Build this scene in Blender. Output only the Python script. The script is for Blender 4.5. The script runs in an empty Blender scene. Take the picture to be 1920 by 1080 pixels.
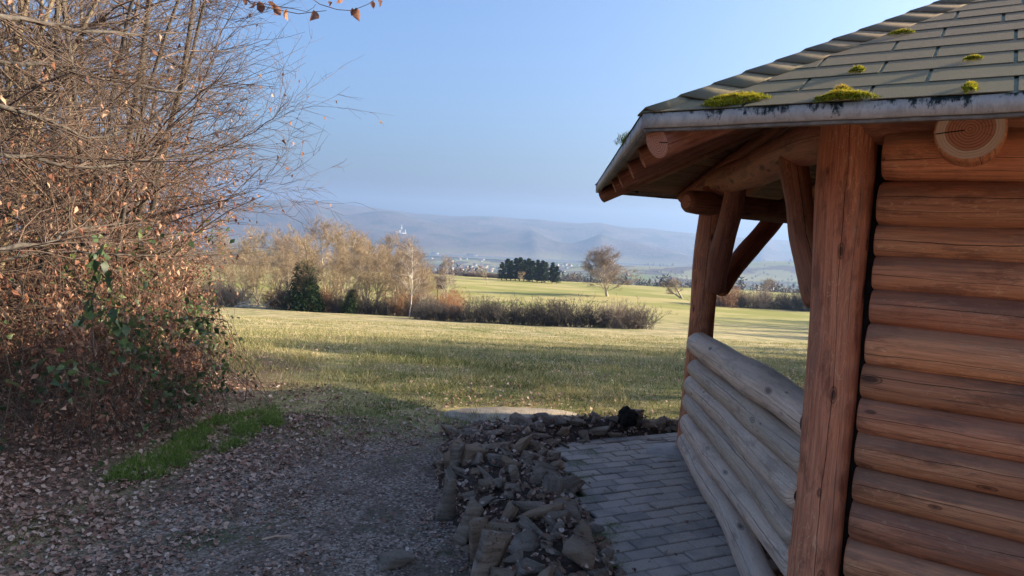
import bpy, bmesh, math, random
import numpy as np
from mathutils import Vector, Matrix, noise
R = math.radians
random.seed(7)
rng = np.random.default_rng(7)
scene = bpy.context.scene
C = scene.collection

# ------------------------------------------------------------ camera, sky, sun, exposure
PITCH, ROLL, FPX = 0.0818, 0.0509, 1291.7
EYE = np.array([0, 0, 1.6])
cam_d = bpy.data.cameras.new('camera'); cam = bpy.data.objects.new('camera', cam_d); C.objects.link(cam)
cam_d.sensor_width = 36; cam_d.lens = FPX / 1920 * 36; cam_d.clip_end = 40000; cam_d.clip_start = 0.05
cp, sp = math.cos(PITCH), math.sin(PITCH)
fw = Vector((0, cp, -sp)); up0 = Vector((0, sp, cp)); rt0 = Vector((1, 0, 0))
rt = rt0 * math.cos(ROLL) + up0 * math.sin(ROLL); up = -rt0 * math.sin(ROLL) + up0 * math.cos(ROLL)
M = Matrix((rt, up, -fw)).transposed().to_4x4(); M.translation = Vector(EYE)
cam.matrix_world = M
scene.camera = cam
SUN_AZ, SUN_EL = R(84), R(20.5)          # heading clockwise from +Y
w = bpy.data.worlds.new('World'); scene.world = w; w.use_nodes = True
nt = w.node_tree; nt.nodes.clear()
sky = nt.nodes.new('ShaderNodeTexSky'); sky.sky_type = 'NISHITA'; sky.sun_disc = False
sky.sun_elevation = SUN_EL; sky.sun_rotation = SUN_AZ; sky.altitude = 200
sky.air_density = 1.0; sky.dust_density = 7.0; sky.ozone_density = 6.0
bg = nt.nodes.new('ShaderNodeBackground'); bg.inputs[1].default_value = 0.105
wo = nt.nodes.new('ShaderNodeOutputWorld')
nt.links.new(sky.outputs[0], bg.inputs[0]); nt.links.new(bg.outputs[0], wo.inputs[0])
S = Vector((math.sin(SUN_AZ) * math.cos(SUN_EL), math.cos(SUN_AZ) * math.cos(SUN_EL), math.sin(SUN_EL)))
sl = bpy.data.lights.new('sun', 'SUN'); sl.energy = 4.7; sl.angle = R(0.55); sl.color = (1, 0.83, 0.60)
so = bpy.data.objects.new('sun', sl); C.objects.link(so); so.rotation_euler = S.to_track_quat('Z', 'Y').to_euler()
scene.view_settings.view_transform = 'Standard'; scene.view_settings.look = 'None'
scene.view_settings.exposure = 1.75; scene.view_settings.gamma = 1; scene.view_settings.use_curve_mapping = False
scene.cycles.max_bounces = 5; scene.cycles.volume_bounces = 0; scene.cycles.transparent_max_bounces = 8
scene.cycles.use_denoising = True

def ray(px, py):
    X = (px - 960) / FPX; Y = (540 - py) / FPX
    x = X * math.cos(ROLL) - Y * math.sin(ROLL); y = X * math.sin(ROLL) + Y * math.cos(ROLL)
    return np.array([x, cp + y * sp, -sp + y * cp])
def on_z(px, py, z=0.0):
    D = ray(px, py); return EYE + D * ((z - 1.6) / D[2])
def at_depth(px, py, d):
    D = ray(px, py); return EYE + D * (d / D[1])
def xat(px, d, py=560):            # x of a picture column at distance d
    return at_depth(px, py, d)[0]

# ------------------------------------------------------------ material helpers
class NB:
    def __init__(s, name, rough=0.8, spec=0.25):
        s.m = bpy.data.materials.new(name); s.m.use_nodes = True
        s.t = s.m.node_tree; s.b = s.t.nodes['Principled BSDF']
        s.b.inputs['Roughness'].default_value = rough
        s.b.inputs['Specular IOR Level'].default_value = spec
        s.out = s.t.nodes['Material Output']
    def n(s, typ, **k):
        o = s.t.nodes.new('ShaderNode' + typ)
        for a, v in k.items(): setattr(o, a, v)
        return o
    def put(s, sock, v):
        if isinstance(v, bpy.types.NodeSocket): s.t.links.new(v, sock)
        elif isinstance(v, (tuple, list)): sock.default_value = (*v, 1) if (len(v) == 3 and sock.type == 'RGBA') else v
        else: sock.default_value = v
    def co(s, kind='Object'): return s.n('TexCoord').outputs[kind]
    def pos(s): return s.n('NewGeometry').outputs['Position']
    def map(s, v, sc=(1, 1, 1), loc=(0, 0, 0), rot=(0, 0, 0)):
        o = s.n('Mapping'); s.put(o.inputs[0], v); o.inputs[1].default_value = loc; o.inputs[2].default_value = rot; o.inputs[3].default_value = sc
        return o.outputs[0]
    def noise(s, v, sc=5, det=4, rough=0.55, dist=0):
        o = s.n('TexNoise'); s.put(o.inputs['Vector'], v); o.inputs['Scale'].default_value = sc
        o.inputs['Detail'].default_value = det; o.inputs['Roughness'].default_value = rough; o.inputs['Distortion'].default_value = dist
        return o.outputs['Fac']
    def vor(s, v, sc=5, feature='F1', out='Distance', rnd=1):
        o = s.n('TexVoronoi', feature=feature); s.put(o.inputs['Vector'], v); o.inputs['Scale'].default_value = sc; o.inputs['Randomness'].default_value = rnd
        return o.outputs[out]
    def math(s, op, a, b=0.0, c=None, clamp=False):
        o = s.n('Math', operation=op, use_clamp=clamp); s.put(o.inputs[0], a); s.put(o.inputs[1], b)
        if c is not None: s.put(o.inputs[2], c)
        return o.outputs[0]
    def ramp(s, f, *stops):
        o = s.n('ValToRGB'); s.put(o.inputs[0], f); e = o.color_ramp.elements
        while len(e) < len(stops): e.new(0.5)
        for i, (p, c) in enumerate(stops):
            e[i].position = p; e[i].color = (*c, 1) if isinstance(c, tuple) else (c, c, c, 1)
        return o.outputs[0]
    def mr(s, f, a, b, c=0.0, d=1.0, smooth=True):
        o = s.n('MapRange', interpolation_type='SMOOTHSTEP' if smooth else 'LINEAR')
        for i, v in enumerate((f, a, b, c, d)): s.put(o.inputs[i], v)
        return o.outputs[0]
    def mix(s, f, a, b, mode='MIX'):
        o = s.n('Mix', data_type='RGBA', blend_type=mode); s.put(o.inputs[0], f); s.put(o.inputs[6], a); s.put(o.inputs[7], b)
        return o.outputs[2]
    def attr(s, name='rnd'): return s.n('Attribute', attribute_name=name).outputs['Fac']
    def orand(s): return s.n('ObjectInfo').outputs['Random']
    def sep(s, v):
        o = s.n('SeparateXYZ'); s.put(o.inputs[0], v); return o.outputs
    def bump(s, h, st=0.3, d=0.01):
        o = s.n('Bump'); o.inputs['Strength'].default_value = st; o.inputs['Distance'].default_value = d; s.put(o.inputs['Height'], h)
        s.t.links.new(o.outputs[0], s.b.inputs['Normal'])
    def col(s, c): s.put(s.b.inputs['Base Color'], c)
    def trans(s, c, fac=0.35):
        tr = s.n('BsdfTranslucent'); s.put(tr.inputs[0], c); mx = s.n('MixShader'); mx.inputs[0].default_value = fac
        s.t.links.new(s.b.outputs[0], mx.inputs[1]); s.t.links.new(tr.outputs[0], mx.inputs[2]); s.t.links.new(mx.outputs[0], s.out.inputs[0])

def wood_mat(name, light, mid, dark, wear=None, wearamt=0.0, gs=1.0):
    k = NB(name, 0.62, 0.28)
    uv = k.n('UVMap').outputs[0]
    r = k.orand(); off = k.n('CombineXYZ'); k.put(off.inputs[0], k.math('MULTIPLY', r, 37.0)); k.put(off.inputs[1], k.math('MULTIPLY', r, 91.0))
    va = k.n('VectorMath', operation='ADD'); k.put(va.inputs[0], uv); k.put(va.inputs[1], off.outputs[0]); v = va.outputs[0]
    grain = k.noise(k.map(v, (90, 3.0, 1)), 1, 5, 0.6, 0.3)
    fine = k.noise(k.map(v, (260, 7.0, 1)), 1, 3, 0.6)
    broad = k.noise(k.map(v, (9, 1.6, 1)), 1, 3, 0.5)
    # contour figure: isolines of a stretched noise, pale worm-like rings
    fig = k.noise(k.map(v, (22, 5.0, 1)), 1, 2, 0.5, 1.2)
    iso = k.math('PINGPONG', k.math('MULTIPLY', fig, 7.0), 0.5)
    line = k.mr(iso, 0.0, 0.11, 1, 0)
    patch = k.mr(k.noise(k.map(v, (6, 1.6, 1)), 1, 2), 0.38, 0.58)
    line = k.math('MULTIPLY', line, patch)
    c = k.ramp(grain, (0.25, dark), (0.5, mid), (0.78, light))
    c = k.mix(k.mr(broad, 0.38, 0.68, 0, 0.5), c, mid)
    c = k.mix(k.mr(broad, 0.3, 0.5, 0.35, 0.0), c, dark)
    c = k.mix(k.math('MULTIPLY', line, 0.40), c, tuple(min(1, a * 1.55 + 0.03) for a in light))
    c = k.mix(k.mr(fine, 0.52, 0.70, 0, 0.55), c, dark)
    blot = k.noise(k.map(v, (12, 3.0, 1)), 1, 6, 0.72)
    c = k.mix(k.mr(blot, 0.50, 0.64, 0, 0.65), c, tuple(a * .8 for a in dark))
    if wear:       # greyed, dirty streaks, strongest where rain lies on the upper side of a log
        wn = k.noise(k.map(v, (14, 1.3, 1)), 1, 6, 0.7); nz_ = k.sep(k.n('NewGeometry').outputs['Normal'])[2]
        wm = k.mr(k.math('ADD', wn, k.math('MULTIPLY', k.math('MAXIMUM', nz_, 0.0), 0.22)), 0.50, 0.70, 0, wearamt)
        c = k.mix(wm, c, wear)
    # knots
    kv = k.map(v, (10.5, 4.2, 1)); kd = k.vor(kv, 1.0, rnd=1.0); kcol = k.sep(k.vor(kv, 1.0, out='Color'))[0]
    has = k.math('GREATER_THAN', kcol, 0.50)
    ksz = k.math('MULTIPLY', kcol, 0.19)
    kn = k.math('MULTIPLY', has, k.mr(kd, k.math('MULTIPLY', ksz, 0.55), ksz, 1, 0))
    kring = k.math('MULTIPLY', has, k.mr(k.math('ABSOLUTE', k.math('SUBTRACT', kd, ksz)), 0.0, 0.03, 1, 0))
    c = k.mix(k.math('MULTIPLY', kn, 0.85), c, tuple(a * 0.28 for a in dark))
    c = k.mix(k.math('MULTIPLY', kring, 0.65), c, tuple(a * 0.2 for a in dark))
    # drying cracks running along the log
    s_uv = k.sep(uv)
    wob = k.noise(k.map(v, (0.1, 2.2, 1)), 1, 3, 0.6)
    wob2 = k.noise(k.map(v, (0.1, 1.3, 1), (3, 7, 0)), 1, 3, 0.6)
    u0 = k.math('MULTIPLY', k.math('SUBTRACT', r, 0.5), 0.07)
    d1 = k.math('ABSOLUTE', k.math('SUBTRACT', k.math('ADD', s_uv[0], k.math('MULTIPLY', k.math('SUBTRACT', wob, 0.5), 0.035)), u0))
    d2 = k.math('ABSOLUTE', k.math('SUBTRACT', k.math('ADD', s_uv[0], k.math('MULTIPLY', k.math('SUBTRACT', wob2, 0.5), 0.05)), k.math('ADD', u0, 0.045)))
    wid = k.mr(k.noise(k.map(v, (0.1, 1.7, 1), (9, 1, 0)), 1, 2), 0.35, 0.65, 0.0006, 0.0024)
    cr = k.math('MAXIMUM', k.mr(d1, 0.0004, wid, 1, 0), k.math('MULTIPLY', k.mr(d2, 0.0002, 0.0012, 1, 0), k.mr(wob, 0.45, 0.55)))
    c = k.mix(k.math('MULTIPLY', cr, 0.9), c, (0.008, 0.005, 0.004))
    hv = k.n('HueSaturation'); k.put(hv.inputs['Hue'], k.mr(k.math('FRACT', k.math('MULTIPLY', r, 7.3)), 0, 1, 0.494, 0.503, False)); k.put(hv.inputs['Value'], k.mr(r, 0, 1, 0.72, 1.18, False)); k.put(hv.inputs['Color'], c)
    k.col(hv.outputs[0])
    h = k.math('SUBTRACT', k.math('ADD', k.math('MULTIPLY', grain, 0.25), k.math('MULTIPLY', fig, 0.5)), k.math('ADD', k.math('MULTIPLY', cr, 1.6), k.math('MULTIPLY', kn, 0.5)))
    k.bump(h, 0.55, 0.004)
    return k.m

def endgrain_mat(name, heart, sap, edge):
    k = NB(name, 0.75, 0.15)
    uv = k.n('UVMap').outputs[0]                       # metres from the pith
    nz = k.noise(uv, 14, 3)
    ln = k.n('VectorMath', operation='LENGTH'); k.put(ln.inputs[0], uv); d = ln.outputs['Value']
    d2 = k.math('ADD', d, k.math('MULTIPLY', nz, 0.010))
    ring = k.math('SINE', k.math('MULTIPLY', d2, 720.0))
    c = k.ramp(k.mr(d2, 0.0, 0.11, 0, 1, False), (0.0, heart), (0.62, heart), (0.68, sap), (1.0, edge))
    c = k.mix(k.math('MULTIPLY', k.mr(ring, -0.2, 0.9), k.mr(d2, 0.068, 0.085, 0.62, 0.12)), c, tuple(a * 0.4 for a in heart))
    ang = k.n('TexGradient', gradient_type='RADIAL'); k.put(ang.inputs[0], uv)
    a = ang.outputs['Fac']
    rays = k.noise(k.n('CombineXYZ').outputs[0], 1)
    cb = k.n('CombineXYZ'); k.put(cb.inputs[0], k.math('MULTIPLY', a, 60.0)); k.put(cb.inputs[1], k.math('MULTIPLY', d, 12.0))
    rn = k.noise(cb.outputs[0], 1, 2, 0.5)
    c = k.mix(k.mr(rn, 0.66, 0.72, 0, 0.55), c, (0.03, 0.018, 0.012))
    s_ = k.sep(uv)
    crk = k.math('MULTIPLY', k.mr(k.math('ABSOLUTE', k.math('ADD', k.math('SUBTRACT', s_[1], k.math('MULTIPLY', s_[0], 0.12)), k.math('MULTIPLY', k.math('SUBTRACT', nz, 0.5), 0.012))), 0.0012, 0.0028, 1, 0), k.math('LESS_THAN', s_[0], -0.015))
    c = k.mix(crk, c, (0.008, 0.005, 0.004))
    k.col(c); k.bump(k.math('SUBTRACT', ring, k.math('MULTIPLY', crk, 8)), 0.25, 0.002)
    return k.m

def leaf_mat(name, cols, trans=0.35, rough=0.6, spec=0.2):
    k = NB(name, rough, spec)
    st = [(i / (len(cols) - 1), c) for i, c in enumerate(cols)]
    c = k.ramp(k.attr(), *st)
    n_ = k.noise(k.pos(), 60, 2)
    c = k.mix(k.mr(n_, 0.3, 0.7, 0, 0.35), c, tuple(a * 0.55 for a in cols[0]))
    k.col(c)
    if trans: k.trans(c, trans)
    return k.m
def simple_mat(name, c1, c2, sc=8, rough=0.85, spec=0.15, coord='pos', st=0.0, det=5, stretch=(1, 1, 1)):
    k = NB(name, rough, spec); v = k.pos() if coord == 'pos' else k.co()
    n_ = k.noise(k.map(v, stretch), sc, det, 0.62)
    k.col(k.ramp(n_, (0.3, c1), (0.7, c2)))
    if st: k.bump(n_, st, 0.02)
    return k.m

MAT = {}
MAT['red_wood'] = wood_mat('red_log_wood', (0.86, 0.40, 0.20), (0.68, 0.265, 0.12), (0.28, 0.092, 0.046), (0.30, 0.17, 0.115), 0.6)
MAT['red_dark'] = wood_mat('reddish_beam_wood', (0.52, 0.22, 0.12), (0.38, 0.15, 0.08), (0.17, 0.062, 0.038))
MAT['grey_wood'] = wood_mat('weathered_grey_log', (0.90, 0.69, 0.51), (0.74, 0.53, 0.37), (0.36, 0.235, 0.16), (0.54, 0.43, 0.32), 0.5)
MAT['end_red'] = endgrain_mat('end_grain', (0.62, 0.27, 0.16), (0.85, 0.64, 0.47), (0.78, 0.55, 0.40))
MAT['end_grey'] = endgrain_mat('weathered_end_grain', (0.10, 0.06, 0.045), (0.22, 0.17, 0.14), (0.2, 0.16, 0.13))
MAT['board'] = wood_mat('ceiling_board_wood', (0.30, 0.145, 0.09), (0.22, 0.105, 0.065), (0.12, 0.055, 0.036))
MAT['pale_board'] = wood_mat('pale_batten_wood', (0.55, 0.38, 0.26), (0.45, 0.3, 0.2), (0.28, 0.18, 0.12))

MAT['dark_gap'] = simple_mat('dark_gap_shade', (0.012, 0.008, 0.006), (0.03, 0.02, 0.015), 20)  # near-black colour stands in for the shade beside the near post
# ------------------------------------------------------------ mesh helpers
class Buf:
    def __init__(s): s.v = []; s.f = []; s.a = []; s.n = 0; s.mi = []; s.uv = []
    def add(s, v, f, a=0.5, mi=0, uv=None):
        v = np.asarray(v, float).reshape(-1, 3); f = np.asarray(f, int)
        s.v.append(v); s.f.append(f + s.n); s.mi.append(np.full(len(f), mi)); s.n += len(v)
        s.a.append(np.broadcast_to(np.asarray(a, float), (len(v),)).copy() if np.ndim(a) == 0 else np.asarray(a, float))
        if uv is not None: s.uv.append(uv)
    def mesh(s, name, mats, smooth=False):
        me = bpy.data.meshes.new(name)
        if not s.v: return me
        v = np.concatenate(s.v); me.vertices.add(len(v)); me.vertices.foreach_set('co', v.ravel())
        tot = np.concatenate([np.full(len(f), f.shape[1]) for f in s.f]); idx = np.concatenate([f.ravel() for f in s.f])
        me.loops.add(len(idx)); me.loops.foreach_set('vertex_index', idx.astype(np.int32))
        me.polygons.add(len(tot)); st = np.concatenate([[0], np.cumsum(tot)[:-1]])
        me.polygons.foreach_set('loop_start', st.astype(np.int32)); me.polygons.foreach_set('loop_total', tot.astype(np.int32))
        me.polygons.foreach_set('material_index', np.concatenate(s.mi).astype(np.int32))
        if smooth: me.polygons.foreach_set('use_smooth', np.ones(len(tot), bool))
        at = me.attributes.new('rnd', 'FLOAT', 'POINT'); at.data.foreach_set('value', np.concatenate(s.a).astype(np.float32))
        if s.uv:
            u = np.concatenate(s.uv); l = me.uv_layers.new(name='UVMap'); l.data.foreach_set('uv', u[idx].ravel().astype(np.float32))
        for m in (mats if isinstance(mats, list) else [mats]): me.materials.append(m)
        me.update(); me.validate()
        return me
def obj(name, me, parent=None, loc=None, rot=None, scale=None, **props):
    o = bpy.data.objects.new(name, me); C.objects.link(o)
    if parent is not None: o.parent = parent
    if loc is not None: o.location = tuple(loc)
    if rot is not None: o.rotation_euler = rot
    if scale is not None: o.scale = scale if hasattr(scale, '__len__') else (scale,) * 3
    for k_, v_ in props.items(): o[k_] = v_
    return o
def empty(name, loc=(0, 0, 0), rz=0, **props): return obj(name, None, None, loc, (0, 0, rz), **props)
def copy_tree(o, loc=None, rot=None, scale=None, parent=None, **props):
    c = o.copy(); C.objects.link(c)
    if parent is not None: c.parent = parent
    if loc is not None: c.location = tuple(loc)
    if rot is not None: c.rotation_euler = rot
    if scale is not None: c.scale = scale if hasattr(scale, '__len__') else (scale,) * 3
    for k_, v_ in props.items(): c[k_] = v_
    for ch in list(o.children): copy_tree(ch, parent=c)
    return c
def norm(a): return a / np.maximum(np.linalg.norm(a, axis=-1, keepdims=True), 1e-9)

def box_np(x0, x1, y0, y1, z0, z1):
    v = np.array([(x, y, z) for z in (z0, z1) for y in (y0, y1) for x in (x0, x1)], float)
    f = np.array([(0, 2, 3, 1), (4, 5, 7, 6), (0, 1, 5, 4), (2, 6, 7, 3), (0, 4, 6, 2), (1, 3, 7, 5)])
    return v, f

def log_mesh(name, length, r, mats, seed=0, sides=26, rings=26, bend=0.012, lump=0.04, taper=0.0, cap0='round', cap1='round', udir=0.0, prof=None, capr=0.35):
    """log along +Z from 0 to length; UV in metres; caps either rounded over or sawn flat (end grain)"""
    rg = np.random.default_rng(seed)
    ts = np.linspace(0, 1, rings)
    ph = rg.uniform(0, 6.28, 6)
    cxs = bend * np.sin(ts * 3.1 + ph[0]) + bend * .4 * np.sin(ts * 8 + ph[1]); cys = bend * np.sin(ts * 3.4 + ph[2]) + bend * .4 * np.sin(ts * 9 + ph[3])
    th = np.linspace(0, 2 * np.pi, sides + 1)
    rr = r * (1 - taper * ts) * (1 + lump * 0.5 * np.sin(ts * 7 + ph[4]) + lump * .4 * np.sin(ts * 17 + ph[5]))
    if prof is not None: rr = rr * np.interp(ts, *prof)
    V = []; UV = []; z = ts * length
    pre = []; post = []
    er = r * capr
    if cap0 == 'round': pre = [(-0.0, .55), (0.08, .80), (0.3, .93)]
    else: pre = [(0, .93), (0.06, .98)]
    if cap1 == 'round': post = [(0.3, .93), (0.08, .80), (0, .55)]
    else: post = [(0.06, .98), (0, .93)]
    rows = [(er * a, s_, 0) for a, s_ in pre] + [(None, 1, i) for i in range(1, rings - 1)] + [(-er * a, s_, rings - 1) for a, s_ in post]
    for dz, s_, i in rows:
        zz = z[i] if dz is None else (dz if i == 0 else length + dz)
        rad = rr[i] * s_ * (1 + lump * .25 * np.sin(2 * th + ph[0] + zz * 2) + lump * .25 * np.sin(3 * th + ph[1] + zz * 3.3))
        rad[-1] = rad[0]
        V.append(np.stack([cxs[i] + rad * np.cos(th), cys[i] + rad * np.sin(th), np.full_like(th, zz)], 1))
        a = (th - np.pi - udir + np.pi) % (2 * np.pi) - np.pi
        UV.append(np.stack([(th - np.pi) * r, np.full_like(th, zz)], 1))
    n = len(V); V = np.array(V); UV = np.array(UV)
    # rotate so that u = 0 (th = pi) faces udir
    ca, sa = math.cos(udir - math.pi), math.sin(udir - math.pi)
    x, y = V[..., 0].copy(), V[..., 1].copy(); V[..., 0] = x * ca - y * sa; V[..., 1] = x * sa + y * ca
    b = Buf(); S1 = sides + 1
    f = np.array([(k * S1 + j, k * S1 + j + 1, (k + 1) * S1 + j + 1, (k + 1) * S1 + j) for k in range(n - 1) for j in range(sides)])
    b.add(V.reshape(-1, 3), f, 0.5, 0, UV.reshape(-1, 2))
    for k, end in ((0, -1), (n - 1, 1)):
        ring = V[k][:-1]; c_ = ring.mean(0)
        vv = np.vstack([c_ + [0, 0, end * 0.001], ring]); uvc = (vv - c_)[:, :2]
        ff = np.array([(0, 1 + (j + 1) % sides, 1 + j) if end < 0 else (0, 1 + j, 1 + (j + 1) % sides) for j in range(sides)])
        b.add(vv, ff, 0.5, 1, uvc)
    me = b.mesh(name, mats)
    me.polygons.foreach_set('use_smooth', np.concatenate([np.ones(len(f), bool), np.zeros(2 * sides, bool)]))
    return me
def place_log(name, a, b, r, mats, parent, seed, toward=None, **k):
    """log from point a to point b; u=0 side (with the cracks) turned towards the point 'toward'"""
    a = Vector(tuple(a)); b = Vector(tuple(b)); d = b - a; L = d.length
    q = d.to_track_quat('Z', 'Y'); ud = 0
    if toward is not None:
        l = q.inverted() @ (Vector(tuple(toward)) - (a + b) / 2); ud = math.atan2(l.y, l.x)
    me = log_mesh(name, L, r, mats, seed, udir=ud, **k)
    o = obj(name, me, parent); o.rotation_mode = 'QUATERNION'; o.rotation_quaternion = q; o.location = a
    return o

# ------------------------------------------------------------ terrain shape
PD = np.array([-60, 0, 7, 10, 15, 25, 40, 70, 110, 125, 150, 180, 220, 300, 400, 500, 700, 1000, 2000, 3000, 4600, 12000.])
PZ = np.array([1.2, 1.6, 1.6, 1.86, 2.5, 3.95, 6.0, 9.9, 14.6, 15.9, 17.3, 18.3, 19.3, 22.3, 27.0, 38, 64, 90, 135, 165, 186, 186.])
def smooth_interp(d):
    d = np.asarray(d, float); s = 0
    for k_, wt in ((0.94, .25), (1.0, .5), (1.06, .25)): s = s + wt * np.interp(d * k_, PD, PZ)
    return 1.6 - s
def vnoise(x, y, sc, seed=0):
    x = np.asarray(x, float) / sc; y = np.asarray(y, float) / sc
    xi = np.floor(x).astype(np.int64); yi = np.floor(y).astype(np.int64); xf = x - xi; yf = y - yi
    def h(a, b):
        n_ = (a * 374761393 + b * 668265263 + seed * 1442695) & 0x7fffffff
        n_ = ((n_ ^ (n_ >> 13)) * 1274126177) & 0x7fffffff
        return ((n_ ^ (n_ >> 16)) & 0xffff) / 65535.0
    u = xf * xf * (3 - 2 * xf); v = yf * yf * (3 - 2 * yf)
    return (h(xi, yi) * (1 - u) + h(xi + 1, yi) * u) * (1 - v) + (h(xi, yi + 1) * (1 - u) + h(xi + 1, yi + 1) * u) * v
def ground(x, y):
    x = np.asarray(x, float); y = np.asarray(y, float)
    z = smooth_interp(y)
    far = np.clip((y - 9) / 30, 0, 1)
    z = z + far * (vnoise(x, y, 22, 3) - .5) * 0.7 + np.clip((y - 900) / 1200, 0, 1) * (vnoise(x, y, 420, 5) - .5) * 34
    z = z + np.clip((y - 7) / 20, 0, 1) * (vnoise(x, y, 3.0, 8) - .5) * 0.12
    # right-hand wooded rise in the valley
    z = z + 92 * np.exp(-((x - 1500) / 900) ** 2 - ((y - 3300) / 420) ** 2)
    z = z + np.clip((-x - 2.2) / 1.5, 0, 1) * np.clip((12 - y) / 5, 0, 1) * 0.15
    return z
def gz(x, y): return float(ground(x, y))
def grid(name, xs_fn, ys, nx, zf, mats, zoff=0.0, **props):
    V = []; 
    for y in ys:
        x0, x1 = xs_fn(y); xs = np.linspace(x0, x1, nx); V.append(np.stack([xs, np.full(nx, y), zf(xs, np.full(nx, y)) + zoff], 1))
    V = np.array(V).reshape(-1, 3); n = len(ys)
    I = np.arange(n - 1)[:, None] * nx + np.arange(nx - 1)[None]
    f = np.stack([I, I + 1, I + nx + 1, I + nx], -1).reshape(-1, 4)
    b = Buf(); b.add(V, f); return obj(name, b.mesh(name, mats, True), **props)

# ground colour: grass, straw, gravel path and leaf soil laid out by place
k = NB('meadow_and_path_soil', 0.95, 0.1)
P = k.pos(); s3 = k.sep(P)
nA = k.noise(k.map(P, (0.30, 0.42, 0.42)), 1, 6, 0.68); nB = k.noise(P, 2.2, 6, 0.7); nC = k.noise(P, 30, 4, 0.7); nD = k.noise(k.map(P, (0.03, 0.05, 0.03)), 1, 7, 0.65)
gr = k.ramp(nC, (0.3, (0.075, 0.090, 0.025)), (0.7, (0.20, 0.21, 0.07)))
st = k.ramp(nC, (0.3, (0.26, 0.21, 0.10)), (0.7, (0.56, 0.44, 0.25)))
m_straw = k.mr(k.math('ADD', k.math('MULTIPLY', nA, 0.6), k.math('MULTIPLY', nB, 0.4)), 0.40, 0.56)
m_straw = k.math('MULTIPLY', m_straw, k.mr(s3[1], 7, 26, 0.6, 1.0))
c = k.mix(m_straw, gr, st)
farg = k.mix(k.mr(nD, 0.42, 0.58), (0.24, 0.235, 0.065), (0.40, 0.33, 0.14))
c = k.mix(k.mr(s3[1], 110, 170), c, k.mix(k.mr(nC, 0.3, 0.7, 0, 0.4), farg, (0.17, 0.18, 0.05)))
pn = k.math('MULTIPLY', k.math('SUBTRACT', nB, 0.5), 2.4)
msk_y = k.mr(k.math('ADD', s3[1], pn), 5.6, 4.7)
msk_x = k.mr(k.math('ADD', s3[0], k.math('MULTIPLY', pn, 0.4)), -2.5, -1.7)
peb = k.vor(P, 75); peb2 = k.sep(k.vor(P, 75, out='Color'))[0]
grav = k.ramp(k.math('ADD', k.math('MULTIPLY', nC, 0.5), k.math('MULTIPLY', peb2, 0.5)), (0.25, (0.08, 0.058, 0.042)), (0.55, (0.25, 0.185, 0.14)), (0.85, (0.52, 0.41, 0.33)))
grav = k.mix(k.mr(nB, 0.44, 0.60, 0, 0.75), grav, k.ramp(nC, (0.3, (0.075, 0.052, 0.038)), (0.7, (0.22, 0.155, 0.115))))
grav = k.mix(k.mr(k.noise(P, 1.1, 5, 0.7), 0.54, 0.64, 0, 0.7), grav, k.ramp(nC, (0.3, (0.05, 0.06, 0.03)), (0.7, (0.14, 0.15, 0.07))))
c = k.mix(k.math('MULTIPLY', msk_y, msk_x), c, grav)
soil = k.ramp(nC, (0.3, (0.09, 0.06, 0.042)), (0.7, (0.24, 0.16, 0.115)))
c = k.mix(k.math('MULTIPLY', k.mr(k.math('ADD', s3[0], k.math('MULTIPLY', pn, 0.5)), -1.9, -2.6), k.mr(s3[1], 9.5, 7.5)), c, soil)
k.col(c)
k.bump(k.math('ADD', k.math('MULTIPLY', k.math('MULTIPLY', peb, msk_y), -0.9), nC), 0.8, 0.012)
MAT['ground'] = k.m

ys = np.concatenate([np.linspace(-45, 0, 10), np.linspace(0.6, 12, 50), np.geomspace(12.4, 480, 150)])
grid('meadow', lambda y: (-60 - abs(y) * 1.5, 60 + abs(y) * 1.5), ys, 181, ground, MAT['ground'], kind='structure')
# path sheet
b = Buf()
le = [(-4.4, -3), (-4.0, 1.0), (-3.2, 2.6), (-2.35, 3.4), (-2.05, 4.1), (-1.75, 4.7), (-1.35, 5.3), (-0.9, 5.75)]
re_ = [(0.6, -3), (0.5, 1.0), (0.3, 2.3), (0.0, 3.2), (-0.15, 3.7), (-0.3, 4.3), (-0.38, 4.9), (-0.55, 5.6)]
L_, R_ = [], []
for i in range(60):
    t = i / 59 * 7; j = min(int(t), 6); u = t - j
    a = np.array(le[j]) * (1 - u) + np.array(le[j + 1]) * u; c_ = np.array(re_[j]) * (1 - u) + np.array(re_[j + 1]) * u
    a[0] += rng.uniform(-.08, .08); c_[0] += rng.uniform(-.03, .03)
    L_.append(a); R_.append(c_)
rows = []
for a, c_ in zip(L_, R_):
    for q in np.linspace(0, 1, 24):
        p_ = a * (1 - q) + c_ * q; rows.append((p_[0], p_[1], gz(p_[0], p_[1]) + 0.005))
I = np.arange(59)[:, None] * 24 + np.arange(23)[None]
b.add(rows, np.stack([I, I + 1, I + 25, I + 24], -1).reshape(-1, 4))
obj('path', b.mesh('path', MAT['ground'], True), kind='structure')

# valley floor: fields and woods in the distance
k = NB('valley_fields_and_woods', 0.95, 0.05)
P = k.pos()
fld = k.vor(k.map(P, (1, 1, 0)), 0.0034, out='Color'); fs = k.sep(fld)
fc = k.ramp(fs[0], (0.0, (0.14, 0.15, 0.05)), (0.35, (0.22, 0.20, 0.09)), (0.6, (0.10, 0.15, 0.04)), (1.0, (0.20, 0.17, 0.10)))
wd = k.noise(k.map(P, (1, 1, 0)), 0.0042, 5, 0.6)
wc = k.ramp(k.noise(P, 0.06, 5, 0.7), (0.3, (0.035, 0.03, 0.025)), (0.7, (0.12, 0.085, 0.065)))
k.col(k.mix(k.mr(wd, 0.50, 0.53), fc, wc))
MAT['valley'] = k.m
ys = np.geomspace(479.9, 5000, 90)
grid('valley_floor', lambda y: (-y * 1.6, y * 1.6), ys, 160, ground, MAT['valley'], -0.02, kind='structure')

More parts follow.
